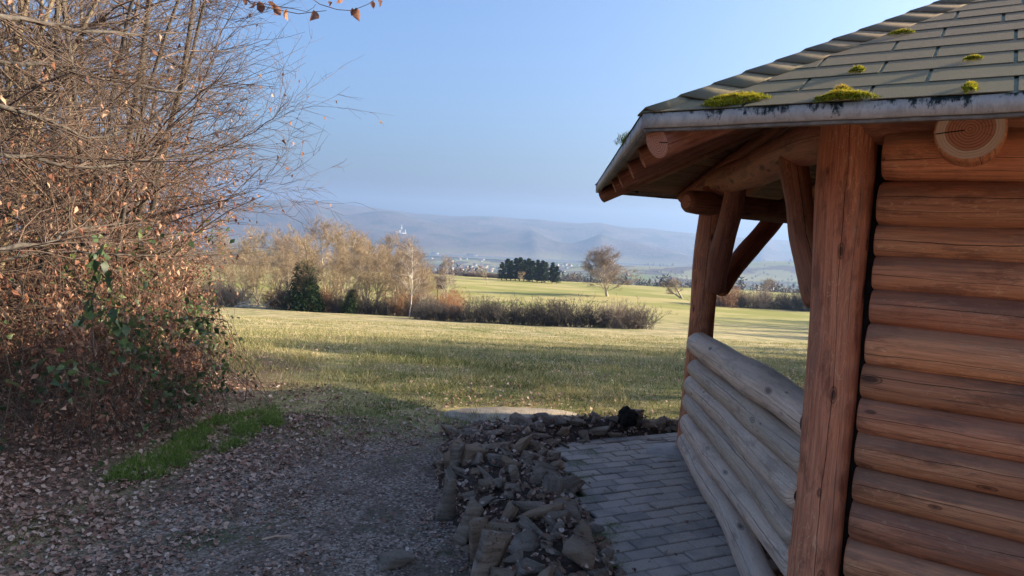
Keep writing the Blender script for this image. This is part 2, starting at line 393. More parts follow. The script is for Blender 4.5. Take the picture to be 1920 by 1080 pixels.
# far hills from the ridge line seen in the photograph
ridge = [(-700, 392), (-300, 402), (0, 398), (250, 388), (400, 380), (470, 375), (540, 374), (600, 377), (660, 384), (720, 392), (780, 400), (850, 405), (930, 406), (1010, 413), (1080, 418), (1150, 424), (1230, 431), (1310, 438), (1400, 446), (1520, 453), (1700, 462), (2200, 480), (2900, 505)]
raz = []; rel = []
for px, py in ridge:
    D = ray(px, py); raz.append(math.atan2(D[0], D[1])); rel.append(D[2] / math.hypot(D[0], D[1]))
naz, nd = 420, 80
az = np.linspace(R(-62), R(62), naz); dd = np.concatenate([np.linspace(4500, 8000, 62), np.linspace(8100, 10500, 18)])
A, Dd = np.meshgrid(az, dd)
RH = 1.6 + np.interp(A, raz, rel) * 7700
t = np.clip((Dd - 4650) / (7700 - 4650), 0, 1)
sh = np.sin(t * np.pi / 2) ** 1.15
X = np.sin(A) * Dd; Y = np.cos(A) * Dd
spur = (vnoise(X, Y, 900, 11) - .5) * 1.0 + (vnoise(X, Y, 420, 12) - .5) * 0.5 + (vnoise(X, Y, 190, 13) - .5) * 0.22
spur2 = np.abs(vnoise(A * 9000, Dd * .35, 700, 19) - .5) * 2
Z = -188 + (RH + 188) * sh + (spur * 150 - spur2 * 110) * np.sin(t * np.pi) * (t < 1)
Z = np.where(Dd > 7700, RH - (Dd - 7700) * 0.10, Z)
CA = math.atan2(*ray(752, 437)[:2]); CD = 5650.
cz = 1.6 + ray(752, 438)[2] / math.hypot(*ray(752, 438)[:2]) * CD
cxw, cyw = math.sin(CA) * CD, math.cos(CA) * CD
g = np.exp(-(((X - cxw) / 210) ** 2 + ((Y - cyw) / 260) ** 2))
Z = np.maximum(Z * (1 - g) + (cz) * g, np.where(g > .02, -188 + (cz + 188) * np.minimum(g * 1.25, 1), -1e9))
# keep the castle rock standing clear of the slope
k = NB('hazy_hill_forest', 0.97, 0.03); P = k.pos()
n1 = k.noise(P, 0.0035, 6, 0.62); n2 = k.noise(k.map(P, (1, 1, 2)), 0.03, 5, 0.7)
c = k.ramp(n2, (0.25, (0.045, 0.038, 0.036)), (0.75, (0.15, 0.115, 0.095)))
c = k.mix(k.mr(n1, 0.48, 0.60, 0, 0.8), c, (0.03, 0.045, 0.025))
c = k.mix(k.mr(k.sep(P)[2], -120, -178, 0, 0.75), c, k.ramp(n1, (0.45, (0.17, 0.17, 0.08)), (0.55, (0.24, 0.18, 0.12))))
k.col(c); k.bump(n2, 1.0, 14)
b = Buf(); I = np.arange(nd - 1)[:, None] * naz + np.arange(naz - 1)[None]
b.add(np.stack([X, Y, Z], -1).reshape(-1, 3), np.stack([I, I + 1, I + naz + 1, I + naz], -1).reshape(-1, 4))
obj('hills', b.mesh('hills', k.m, True), kind='structure')
hill_Z = lambda x, y: float(Z[np.argmin(abs(dd - math.hypot(x, y))), np.argmin(abs(az - math.atan2(x, y)))])

# river strip
k = NB('river_water', 0.12, 0.5); k.col((0.10, 0.13, 0.15))
b = Buf(); b.add([(-3500, 4150, -168), (3600, 4350, -168), (3600, 4650, -168), (-3500, 4420, -168)], [(0, 1, 2, 3)])
obj('river', b.mesh('river', k.m), kind='structure')

# haze
k = bpy.data.materials.new('haze'); k.use_nodes = True; t_ = k.node_tree; t_.nodes.clear()
pv = t_.nodes.new('ShaderNodeVolumePrincipled'); pv.inputs['Density'].default_value = 1.45e-4; pv.inputs['Color'].default_value = (0.36, 0.53, 0.84, 1); pv.inputs['Anisotropy'].default_value = 0.3
mo = t_.nodes.new('ShaderNodeOutputMaterial'); t_.links.new(pv.outputs[0], mo.inputs['Volume'])
b = Buf(); b.add(*box_np(-12000, 12000, -1500, 11500, -260, 440)); obj('haze', b.mesh('haze', k), kind='stuff')

# ------------------------------------------------------------ plant growth (vectorised)
def curves(start, dir_, length, K=6, wig=0.12, trop=0.0, bias=None, rg=rng):
    n = len(start); P_ = np.zeros((n, K, 3)); P_[:, 0] = start; d = norm(np.array(dir_, float))
    length = np.broadcast_to(np.asarray(length, float), (n,)); st_ = (length / (K - 1))[:, None]
    for k_ in range(1, K):
        P_[:, k_] = P_[:, k_ - 1] + d * st_
        d = d + rg.normal(0, wig, (n, 3)); d[:, 2] += trop
        if bias is not None: d = d + bias
        d = norm(d)
    return P_
def tubes(P_, r0, r1, sides=3):
    n, K, _ = P_.shape
    T = np.gradient(P_, axis=1) if K > 2 else np.repeat(P_[:, 1:] - P_[:, :1], 2, 1)
    T = norm(T); ref = np.array([0.31, 0.17, 0.93]); U = norm(np.cross(T, ref)); W = np.cross(T, U)
    tt = np.linspace(0, 1, K)[None, :]
    r0 = np.broadcast_to(np.asarray(r0, float), (n,))[:, None]; r1 = np.broadcast_to(np.asarray(r1, float), (n,))[:, None]
    rad = r0 * (1 - tt) + r1 * tt
    a = np.arange(sides) * 2 * np.pi / sides
    V = P_[:, :, None] + rad[..., None, None] * (np.cos(a)[None, None, :, None] * U[:, :, None] + np.sin(a)[None, None, :, None] * W[:, :, None])
    base = (np.arange(n) * K * sides)[:, None, None] + (np.arange(K - 1) * sides)[None, :, None]
    j = np.arange(sides)[None, None]; j2 = (j + 1) % sides
    F = np.stack([base + j, base + j2, base + sides + j2, base + sides + j], -1).reshape(-1, 4)
    return V.reshape(-1, 3), F, rad
def kids(P_, r0, r1, per, t0, t1, a0, a1, rg=rng, flat=0.0):
    n, K, _ = P_.shape; t = rg.uniform(t0, t1, (n, per)); f = t * (K - 1); i = np.minimum(f.astype(int), K - 2); u = (f - i)[..., None]
    ix = np.arange(n)[:, None]; A_ = P_[ix, i]; B_ = P_[ix, i + 1]; pos = A_ * (1 - u) + B_ * u; T = norm(B_ - A_)
    rd = rg.normal(0, 1, (n, per, 3)); rd[..., 2] *= (1 - flat); perp = norm(rd - (rd * T).sum(-1, keepdims=True) * T)
    an = rg.uniform(a0, a1, (n, per, 1)); d = T * np.cos(an) + perp * np.sin(an)
    r0 = np.broadcast_to(np.asarray(r0, float), (n,))[:, None]; r1 = np.broadcast_to(np.asarray(r1, float), (n,))[:, None]
    return pos.reshape(-1, 3), d.reshape(-1, 3), t.reshape(-1), (r0 * (1 - t) + r1 * t).reshape(-1)
def leaves_np(buf, pos, dirs, size, fold=0.35, width=0.55, val=None, rg=rng, curl=0.2, mi=0):
    """beech-like leaves: 6 vertices, 4 triangles, folded on the midrib and curled"""
    n = len(pos)
    if n == 0: return
    d = norm(dirs); rv = rg.normal(0, 1, (n, 3)); s_ = norm(np.cross(d, rv)); nn = np.cross(s_, d)
    size = np.broadcast_to(np.asarray(size, float), (n,))[:, None]; w_ = size * width * .5; fo = rg.uniform(fold * .3, fold * 1.5, (n, 1)) * w_ * 1.5
    cu = rg.normal(0, curl, (n, 1)) * size
    p0 = pos; p1 = pos + d * size * .4 + s_ * w_ + nn * fo; p2 = pos + d * size * .45 + nn * cu * .3
    p3 = pos + d * size * .4 - s_ * w_ + nn * fo; p4 = pos + d * size * 1.0 + nn * cu
    V = np.stack([p0, p1, p2, p3, p4], 1).reshape(-1, 3); o_ = (np.arange(n) * 5)[:, None]
    F = np.concatenate([o_ + [0, 1, 2], o_ + [1, 4, 2], o_ + [2, 4, 3], o_ + [0, 2, 3]])
    val = rg.uniform(0, 1, n) if val is None else val
    buf.add(V, F, np.repeat(val, 5), mi)
def litter_np(buf, pos, size, rg=rng, tilt=0.5, val=None):
    """fallen leaves: irregular lobed outline lying on the ground, curled up at the edges"""
    n = len(pos)
    if n == 0: return
    th0 = rg.uniform(0, 6.28, n); size = np.broadcast_to(np.asarray(size, float), (n,))
    nz = norm(np.stack([rg.normal(0, tilt, n), rg.normal(0, tilt, n), np.ones(n)], 1)); a = norm(np.cross(nz, np.stack([np.cos(th0), np.sin(th0), 0 * th0], 1))); b2 = np.cross(nz, a)
    ang = np.arange(7) * 2 * np.pi / 7; el = np.array([1, .62, .5, .6, .6, .5, .62])
    rr = (rg.uniform(.65, 1.2, (n, 7)) * el) * size[:, None] * .5; cu = rg.uniform(-.1, .5, (n, 7)) * size[:, None] * .35
    ring = pos[:, None] + rr[..., None] * (np.cos(ang)[None, :, None] * a[:, None] + np.sin(ang)[None, :, None] * b2[:, None]) + cu[..., None] * nz[:, None]
    V = np.concatenate([pos[:, None] + nz[:, None] * 0.001, ring], 1).reshape(-1, 3); o_ = (np.arange(n) * 8)[:, None]
    F = np.concatenate([o_ + [0, 1 + j, 1 + (j + 1) % 7] for j in range(7)])
    buf.add(V, F, np.repeat(rg.uniform(0, 1, n) if val is None else val, 8))
def blades_np(buf, pos, h, wd_, rg=rng, lean=0.45, val=None):
    n = len(pos)
    if n == 0: return
    th = rg.uniform(0, 6.28, n); s_ = np.stack([np.cos(th), np.sin(th), 0 * th], 1)
    ld = rg.normal(0, lean, (n, 3)); ld[:, 2] = 1; ld = norm(ld)
    h = np.broadcast_to(h, (n,))[:, None]; wd_ = np.broadcast_to(wd_, (n,))[:, None]
    V = np.stack([pos - s_ * wd_ * .5, pos + s_ * wd_ * .5, pos + ld * h], 1).reshape(-1, 3)
    F = np.arange(n * 3).reshape(-1, 3)
    buf.add(V, F, np.repeat(rg.uniform(0, 1, n) if val is None else val, 3))

MAT['bark_grey'] = simple_mat('beech_bark', (0.045, 0.038, 0.032), (0.13, 0.11, 0.09), 26, coord='pos')
MAT['bark_pale'] = simple_mat('pale_stem_bark', (0.16, 0.12, 0.075), (0.34, 0.27, 0.17), 18)
MAT['twig'] = simple_mat('twig_bark', (0.08, 0.055, 0.042), (0.19, 0.135, 0.10), 12)
MAT['beech_leaf'] = leaf_mat('withered_beech_leaf', [(0.15, 0.06, 0.038), (0.29, 0.125, 0.075), (0.42, 0.215, 0.13), (0.62, 0.42, 0.28)], 0.35)
MAT['green_leaf'] = leaf_mat('bramble_leaf', [(0.03, 0.055, 0.02), (0.06, 0.10, 0.035), (0.10, 0.15, 0.045), (0.18, 0.21, 0.07)], 0.3, 0.42, 0.4)
MAT['litter'] = leaf_mat('fallen_leaf', [(0.13, 0.055, 0.036), (0.32, 0.175, 0.12), (0.52, 0.34, 0.25), (0.75, 0.57, 0.45)], 0.12, 0.7)
MAT['grass'] = leaf_mat('grass_blade', [(0.06, 0.09, 0.022), (0.13, 0.17, 0.045), (0.27, 0.26, 0.09), (0.62, 0.50, 0.28)], 0.3)
MAT['grass_green'] = leaf_mat('fresh_grass_blade', [(0.09, 0.15, 0.030), (0.15, 0.25, 0.045), (0.22, 0.33, 0.06), (0.34, 0.36, 0.10)], 0.3)
MAT['dead_stem'] = simple_mat('dead_stem', (0.10, 0.065, 0.045), (0.26, 0.18, 0.12), 20)

# ------------------------------------------------------------ the hut
HC = np.array([3.443, 3.780]); HH = 0.0714; RP, RE = 2.402, 3.371; ZE, ZA = 2.010, 3.447
def hexpt(i, r, z=0.0):
    a = HH + math.pi + R(60) * i
    return np.array([HC[0] + r * math.sin(a), HC[1] + r * math.cos(a), z])
hut = empty('log_hut', (HC[0], HC[1], 0), 0, label='reddish log shelter hut with shingled hexagonal roof on the right', category='hut')
HM = Matrix.Translation((-HC[0], -HC[1], 0))
def to_hut(o):               # the parts are laid out in world coordinates; hang them under the hut
    o.parent = hut; o.matrix_parent_inverse = HM
    return o
def rot_copy(o, n, parent=None):     # the same part on another side of the hexagon
    c = o.copy(); C.objects.link(c)
    Mr = Matrix.Translation((HC[0], HC[1], 0)) @ Matrix.Rotation(-R(60) * n, 4, 'Z') @ Matrix.Translation((-HC[0], -HC[1], 0))
    c.matrix_basis = Mr @ o.matrix_basis if o.rotation_mode != 'QUATERNION' else Mr @ (Matrix.Translation(o.location) @ o.rotation_quaternion.to_matrix().to_4x4())
    return c
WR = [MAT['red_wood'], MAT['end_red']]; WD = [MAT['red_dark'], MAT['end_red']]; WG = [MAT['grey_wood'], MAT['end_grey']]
P1, P2, P3, P0 = hexpt(1, RP), hexpt(2, RP), hexpt(3, RP), hexpt(0, RP)
E1, E2 = hexpt(1, RE), hexpt(2, RE)
# posts
pb = at_depth(1522, 1080, P1[1]); pt = at_depth(1597, 240, P1[1]); dv = (pt - pb) / (pt[2] - pb[2])
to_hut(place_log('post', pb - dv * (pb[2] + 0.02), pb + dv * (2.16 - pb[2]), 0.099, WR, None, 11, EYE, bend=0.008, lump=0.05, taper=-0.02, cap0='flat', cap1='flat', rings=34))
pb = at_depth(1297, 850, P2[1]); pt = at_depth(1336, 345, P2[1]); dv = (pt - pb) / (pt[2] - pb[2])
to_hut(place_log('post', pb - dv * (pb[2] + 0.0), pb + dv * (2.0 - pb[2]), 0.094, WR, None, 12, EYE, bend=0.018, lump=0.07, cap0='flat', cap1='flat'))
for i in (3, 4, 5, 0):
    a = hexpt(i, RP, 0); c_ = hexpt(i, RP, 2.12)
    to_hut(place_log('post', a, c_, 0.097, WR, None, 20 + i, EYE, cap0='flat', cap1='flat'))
# wall logs of side A (P1 - P0), then the same logs on the three closed sides at the back
ybs = [247, 341, 417, 480, 543, 605, 680, 741, 804, 867, 929, 998, 1074]; xbs = [1652, 1643, 1636, 1630, 1622, 1615, 1606, 1601, 1595, 1588, 1580, 1574, 1570]
zb = [at_depth(x, y, 2.66)[2] for x, y in zip(xbs, ybs)]
while zb[-1] > 0.1: zb.append(zb[-1] - 0.138)
dA = norm(P0 - P1); nA_ = np.array([-dA[1] * -1, dA[0] * -1, 0]); nA_ = np.array([dA[1], -dA[0], 0]);
if np.dot(nA_[:2], EYE[:2] - P1[:2]) < 0: nA_ = -nA_
wall_logs = []
for i in range(len(zb) - 1):
    zc = (zb[i] + zb[i + 1]) / 2; r_ = (zb[i] - zb[i + 1]) / 2 * 1.05 + 0.003
    off = nA_ * (0.018 + 0.006 * math.sin(i * 2.3))
    s0 = 0.128 + 0.004 * math.sin(i * 5.1)
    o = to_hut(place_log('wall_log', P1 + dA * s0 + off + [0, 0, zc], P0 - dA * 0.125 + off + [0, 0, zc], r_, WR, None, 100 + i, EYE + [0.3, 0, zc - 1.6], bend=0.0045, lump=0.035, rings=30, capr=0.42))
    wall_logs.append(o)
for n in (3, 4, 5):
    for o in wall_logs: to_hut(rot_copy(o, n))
V, f = box_np(-0.09, 0.09, -0.02, 0.02, 0.0, 2.02); b = Buf(); b.add(V, f); o = obj('gap_shade_board', b.mesh('gap_shade_board', MAT['dark_gap']), None, P1 + dA * 0.15 - nA_ * 0.02, (0, 0, math.atan2(dA[1], dA[0]))); to_hut(o)  # added board: paints the gap's shade and stops light leaking past the post
# breast-height rail of weathered logs on side B
rails = [((1305, 644), (1499, 775), .092), ((1302, 687), (1491, 849), .078), ((1296, 716), (1481, 914), .079), ((1293, 752), (1476, 979), .078), ((1289, 792), (1470, 1043), .077)]
for i, (fa, ne, r_) in enumerate(rails):
    a = at_depth(fa[0] + 6, fa[1] + 3, 4.93); b_ = at_depth(ne[0] + (30 if i == 0 else 16), ne[1] + (14 if i == 0 else 6), 2.84); dd_ = (b_ - a) / np.linalg.norm(b_ - a)
    b2 = b_ + dd_ * 0.05 if i == 0 else b_ + dd_ * 0.10
    to_hut(place_log('rail_log', a - dd_ * 0.02, b2, r_, WG, None, 200 + i, EYE + [-1.5, 1, 0], bend=0.009, lump=0.10, rings=40, cap1='flat' if i == 0 else 'round', capr=0.5))
a = at_depth(1289, 828, 4.93); b_ = np.array([1.165, 2.80, 0.085])
to_hut(place_log('rail_log', a, b_, 0.076, WG, None, 206, EYE + [-1.5, 1, 0], bend=0.012, lump=0.09, rings=40, capr=0.5))
# ring beams
def side_pts(i, j, z, e0=0.0, e1=0.0, shift=0.0):
    a = hexpt(i, RP, z); c_ = hexpt(j, RP, z); d = norm(c_ - a); m = (a + c_) / 2; n_ = norm(m - np.array([HC[0], HC[1], z]))
    return a - d * e0 + n_ * shift, c_ + d * e1 + n_ * shift
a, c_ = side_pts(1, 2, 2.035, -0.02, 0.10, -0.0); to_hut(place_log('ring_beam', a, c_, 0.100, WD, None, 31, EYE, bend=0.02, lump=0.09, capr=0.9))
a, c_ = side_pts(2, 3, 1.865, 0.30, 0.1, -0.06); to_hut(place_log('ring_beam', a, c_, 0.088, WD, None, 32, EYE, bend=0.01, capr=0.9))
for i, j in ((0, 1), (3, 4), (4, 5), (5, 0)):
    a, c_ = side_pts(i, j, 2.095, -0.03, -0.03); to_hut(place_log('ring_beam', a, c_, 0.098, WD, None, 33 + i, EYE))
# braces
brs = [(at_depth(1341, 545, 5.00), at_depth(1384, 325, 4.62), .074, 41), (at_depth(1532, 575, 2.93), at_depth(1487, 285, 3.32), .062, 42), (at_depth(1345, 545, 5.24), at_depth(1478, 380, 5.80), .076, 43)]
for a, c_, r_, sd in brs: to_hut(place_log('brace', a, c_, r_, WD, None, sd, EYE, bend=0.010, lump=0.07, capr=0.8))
# tie beam whose sawn end shows under the eave
ec = np.array([1.442, 2.25, 2.0])
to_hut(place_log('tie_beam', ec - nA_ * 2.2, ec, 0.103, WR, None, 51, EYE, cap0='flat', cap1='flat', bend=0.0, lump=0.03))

# roof frame: local face coordinates (u along the eave, v up the slope)
AP = RE * math.cos(R(30)); SL = math.hypot(AP, ZA - ZE); pit = math.atan2(ZA - ZE, AP)
def face(i):                          # face between corner i and i+1
    a = hexpt(i, RE, ZE); c_ = hexpt((i + 1), RE, ZE); u = norm(c_ - a); apex = np.array([HC[0], HC[1], ZA]); m = (a + c_) / 2; v = norm(apex - m); n_ = np.cross(u, v)
    if n_[2] < 0: n_ = -n_
    return m, u, v, n_
def face_poly(pts, thick, zoff, fr, tilt=0.0):
    """closed slab over the polygon pts (u,v); top at zoff + tilt at its lower edge"""
    m, u, v, n_ = fr; pts = np.array(pts); n = len(pts); v0, v1 = pts[:, 1].min(), pts[:, 1].max()
    lift = zoff + tilt * (1 - (pts[:, 1] - v0) / max(v1 - v0, 1e-6))
    top = m + pts[:, :1] * u + pts[:, 1:] * v + lift[:, None] * n_; bot = top - n_ * thick
    return np.vstack([top, bot]), n
def slab_mesh(name, polys, mats, uvs=True):
    bm_v = []; faces = []; uvl = []; off = 0
    for V, n, pts in polys:
        bm_v += [tuple(p) for p in V]; uvl += [tuple(p) for p in pts] * 2
        faces.append(tuple(off + i for i in range(n))); faces.append(tuple(off + n + i for i in reversed(range(n))))
        for i in range(n): j = (i + 1) % n; faces.append((off + i, off + n + i, off + n + j, off + j))
        off += 2 * n
    me = bpy.data.meshes.new(name); me.from_pydata(bm_v, [], faces)
    l = me.uv_layers.new(name='UVMap')
    for lp in me.loops: l.data[lp.index].uv = uvl[lp.vertex_index]
    for m_ in (mats if isinstance(mats, list) else [mats]): me.materials.append(m_)
    me.update(); bm = bmesh.new(); bm.from_mesh(me); bmesh.ops.recalc_face_normals(bm, faces=bm.faces); bm.to_mesh(me); bm.free()
    return me
def clip(pts, f):                     # keep f(p) >= 0
    out = []
    for i in range(len(pts)):
        a, c_ = pts[i], pts[(i + 1) % len(pts)]; fa, fc = f(a), f(c_)
        if fa >= 0: out.append(a)
        if fa * fc < 0: t = fa / (fa - fc); out.append((a[0] + (c_[0] - a[0]) * t, a[1] + (c_[1] - a[1]) * t))
    return out
def hipclip(pts, gap=0.0):
    h = lambda v: (RE / 2) * (1 - v / SL) - gap
    pts = clip(pts, lambda p: h(p[1]) - p[0])
    return clip(pts, lambda p: h(p[1]) + p[0]) if len(pts) > 2 else []
# materials of the roof
k = NB('bitumen_shingle', 0.88, 0.12); P = k.pos(); s3 = k.sep(P)
g1 = k.noise(P, 380, 2, 0.7); g2 = k.noise(P, 7, 5, 0.65); g3 = k.noise(k.map(P, (1, 1, 1)), 26, 5, 0.75); r = k.attr()
rr_ = k.math('ADD', k.math('MULTIPLY', k.attr(), 0.5), k.math('MULTIPLY', k.orand(), 0.5))
c = k.ramp(g1, (0.3, (0.11, 0.082, 0.050)), (0.7, (0.29, 0.22, 0.14)))
c = k.mix(k.mr(rr_, 0, 1, 0, 0.5, False), c, (0.24, 0.17, 0.11))
c = k.mix(k.math('MULTIPLY', k.mr(s3[2], 2.42, 2.1), k.mr(g2, 0.3, 0.6, 0.15, 0.5)), c, (0.15, 0.145, 0.08))
c = k.mix(k.math('MULTIPLY', k.mr(g3, 0.60, 0.68), k.mr(s3[2], 2.30, 2.65, 0.05, 0.55)), c, (0.40, 0.38, 0.36))
k.col(c); k.bump(k.math('ADD', g1, k.math('MULTIPLY', g3, .3)), 0.5, 0.003); MAT['shingle'] = k.m
MAT['slot'] = simple_mat('shingle_underlay', (0.20, 0.22, 0.13), (0.50, 0.50, 0.36), 60)
k = NB('white_fascia_paint', 0.6, 0.3); P = k.pos(); s3 = k.sep(P)
n1 = k.noise(k.map(P, (26, 26, 13)), 1, 7, 0.78); n2 = k.noise(P, 9, 4, 0.6); n3 = k.noise(k.map(P, (60, 60, 12)), 1, 4, 0.7)
hgt = k.mr(s3[2], ZE - 0.072, ZE + 0.002, 0, 1, False)
msk = k.math('ADD', k.math('MULTIPLY', k.math('SUBTRACT', hgt, 0.62), 0.5), k.math('ADD', k.math('MULTIPLY', k.math('SUBTRACT', n1, 0.5), 1.5), k.math('MULTIPLY', k.math('SUBTRACT', n2, 0.5), 1.1)))
c = k.ramp(n1, (0.3, (0.32, 0.265, 0.215)), (0.62, (0.54, 0.465, 0.39)))
c = k.mix(k.mr(n3, 0.55, 0.7, 0, 0.4), c, (0.17, 0.17, 0.15))
c = k.mix(k.mr(msk, 0.08, 0.26), c, (0.012, 0.017, 0.013)); k.col(c); k.bump(n1, 0.3, 0.003); MAT['fascia'] = k.m
MAT['fascia_low'] = simple_mat('grey_fascia_underboard', (0.14, 0.12, 0.105), (0.30, 0.26, 0.22), 30)
# ceiling boards, deck
BW = 0.118
fr0 = face(0)
boards = []
nb = int(SL / BW)
for j in range(nb):
    v0 = 0.03 + j * BW; v1 = v0 + BW - 0.007
    pts = hipclip([(-2, v0), (2, v0), (2, v1), (-2, v1)], 0.01)
    if len(pts) < 3: continue
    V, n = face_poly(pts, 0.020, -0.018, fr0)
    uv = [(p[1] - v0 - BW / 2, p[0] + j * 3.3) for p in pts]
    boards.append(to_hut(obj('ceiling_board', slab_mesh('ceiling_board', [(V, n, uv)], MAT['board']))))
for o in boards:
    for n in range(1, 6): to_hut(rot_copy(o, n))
V, n = face_poly(hipclip([(-2, 0), (2, 0), (2, SL), (-2, SL)]), 0.012, -0.003, fr0)
dk = to_hut(obj('roof_deck', slab_mesh('roof_deck', [(V, n, [(0, 0)] * n)], MAT['slot'])))
for n in range(1, 6): to_hut(rot_copy(dk, n))
# shingles
EXP, TAB = 0.146, 0.335
sh = []; rs = random.Random(3)
rest = []
for j in range(int(SL / EXP) + 1):
    v0 = -0.012 + j * EXP; u0 = -2.3 + (j % 2) * TAB / 2 + rs.uniform(-.03, .03)
    t = 0
    while u0 + t * TAB < 2.2:
        a = u0 + t * TAB + 0.005; c_ = a + TAB - 0.010
        pts = hipclip([(a, v0), (c_, v0), (c_, v0 + EXP + 0.012), (a, v0 + EXP + 0.012)], -0.004)
        t += 1
        if len(pts) < 3: continue
        V, n = face_poly(pts, 0.0022, 0.0035, fr0, 0.0028 + rs.uniform(0, .0012)); sh.append((V, n, pts))
for i, q in enumerate(sh):
    o = to_hut(obj('shingle', slab_mesh('shingle', [q], MAT['shingle']))); to_hut(rot_copy(o, 1))
other = slab_mesh('shingle_cover', sh, MAT['shingle'])
for n in (2, 3, 4, 5):
    o = obj('shingle_cover', other, kind='stuff'); c2 = rot_copy(o, n); to_hut(c2); c2['kind'] = 'stuff'; bpy.data.objects.remove(o)
# hip caps along the hip over corner 1 (faces 0 and 1), repeated on the others
m0, u0_, v0_, n0 = face(0); m1, u1_, v1_, n1_ = face(1)
e = hexpt(1, RE, ZE); apx = np.array([HC[0], HC[1], ZA]); hd_ = norm(apx - e); HL = np.linalg.norm(apx - e)
sA = norm(np.cross(n0, hd_)); sA = sA if np.dot(sA, u0_) < 0 else -sA; sB = norm(np.cross(n1_, hd_)); sB = sB if np.dot(sB, u1_) > 0 else -sB
nH = norm(n0 + n1_); caps = []
for j in range(int(HL / 0.152)):
    t0 = 0.004 + j * 0.152; t1 = t0 + 0.175; wd_ = (0.05 if j == 0 else 0.135) + rs.uniform(-.004, .004); l0, l1 = 0.0125 + rs.uniform(0, .003), 0.008
    vs = []
    for t, l in ((t0, l0), (t1, l1)):
        q = e + hd_ * t
        for sx, nn in ((sA, n0), (None, nH), (sB, n1_)):
            p_ = q + (nn * l if sx is None else sx * wd_ + nn * (l - 0.004)) + (nH * 0.004 if sx is None else 0)
            vs.append(p_)
            vs.append(p_ - nn * 0.006)
    vs = np.array(vs)
    f = [(0, 2, 8, 6), (2, 4, 10, 8), (1, 7, 9, 3), (3, 9, 11, 5), (0, 1, 3, 2), (2, 3, 5, 4), (6, 8, 9, 7), (8, 10, 11, 9), (0, 6, 7, 1), (4, 5, 11, 10)]
    b = Buf(); b.add(vs, f, rs.random()); caps.append(to_hut(obj('hip_cap', b.mesh('hip_cap', MAT['shingle']))))
for o in caps:
    for n in (1, 2, 3, 4, 5): to_hut(rot_copy(o, n))
# fascia boards (one per side) with a thin grey underboard
a = hexpt(0, RE + 0.012); c_ = hexpt(1, RE + 0.012); a2 = hexpt(0, RE - 0.016); c2_ = hexpt(1, RE - 0.016)
def prism(name, z0, z1, mat, ins=0.0):
    nrm = norm((a + c_) / 2 - np.array([HC[0], HC[1], 0])) * ins
    nseg = 40; vs = []
    rg_ = np.random.default_rng(4)
    for i in range(nseg + 1):
        t = i / nseg; p_ = a * (1 - t) + c_ * t - nrm; q_ = a2 * (1 - t) + c2_ * t - nrm; wz = rg_.normal(0, 0.0007)
        for (pp, z) in ((p_, z0), (p_, z1), (q_, z1), (q_, z0)): vs.append((pp[0], pp[1], z + wz))
    f = [(4 * i + j, 4 * i + 4 + j, 4 * i + 4 + (j + 1) % 4, 4 * i + (j + 1) % 4) for i in range(nseg) for j in range(4)] + [(0, 1, 2, 3), (4 * nseg + 3, 4 * nseg + 2, 4 * nseg + 1, 4 * nseg)]
    b = Buf(); b.add(vs, f); o = obj(name, b.mesh(name, mat)); return to_hut(o)
fa_ = prism('fascia_board', ZE - 0.050, ZE - 0.004, MAT['fascia']); fb_ = prism('eave_batten', ZE - 0.061, ZE - 0.0515, MAT['fascia_low'], 0.008)
for n in range(1, 6): to_hut(rot_copy(fa_, n)); to_hut(rot_copy(fb_, n))
# rafters: hips and jack rafters
for i in range(6):
    e_ = hexpt(i, RE - 0.05, ZE - 0.085); q = np.array([HC[0], HC[1], ZA - 0.13])
    to_hut(place_log('hip_rafter', e_ , q, 0.058, WD, None, 60 + i, EYE, bend=0.004, lump=0.03, cap0='flat', cap1='flat', sides=18, rings=16))
jr = []
for q in (-0.88, -0.34, 0.34, 0.88):
    m, u, v, n_ = fr0; vmax = SL * (1 - abs(q) / (RE / 2)) - 0.06
    a_ = m + u * q + v * 0.045 - n_ * 0.088; c3 = m + u * q + v * vmax - n_ * 0.088
    jr.append(to_hut(place_log('rafter', a_, c3, 0.050, WD, None, 70 + int(q * 10), EYE, bend=0.004, lump=0.03, cap0='flat', cap1='flat', sides=18, rings=14)))
for o in jr:
    for n in range(1, 6): to_hut(rot_copy(o, n))
    bpy.data.objects.remove(o)      # no rafter tails show on the side facing the path
a = at_depth(1283, 262, 2.62); c_ = at_depth(1352, 238, 2.75); d = norm(c_ - a)
qd = Vector(d).to_track_quat('X', 'Z'); V, f = box_np(0, np.linalg.norm(c_ - a), -0.012, 0.012, -0.024, 0.024)
b = Buf(); b.add(V, f, 0.5, 0, V[:, [1, 0]]); o = obj('batten', b.mesh('batten', MAT['pale_board'])); o.rotation_mode = 'QUATERNION'; o.rotation_quaternion = qd; o.location = a; to_hut(o)
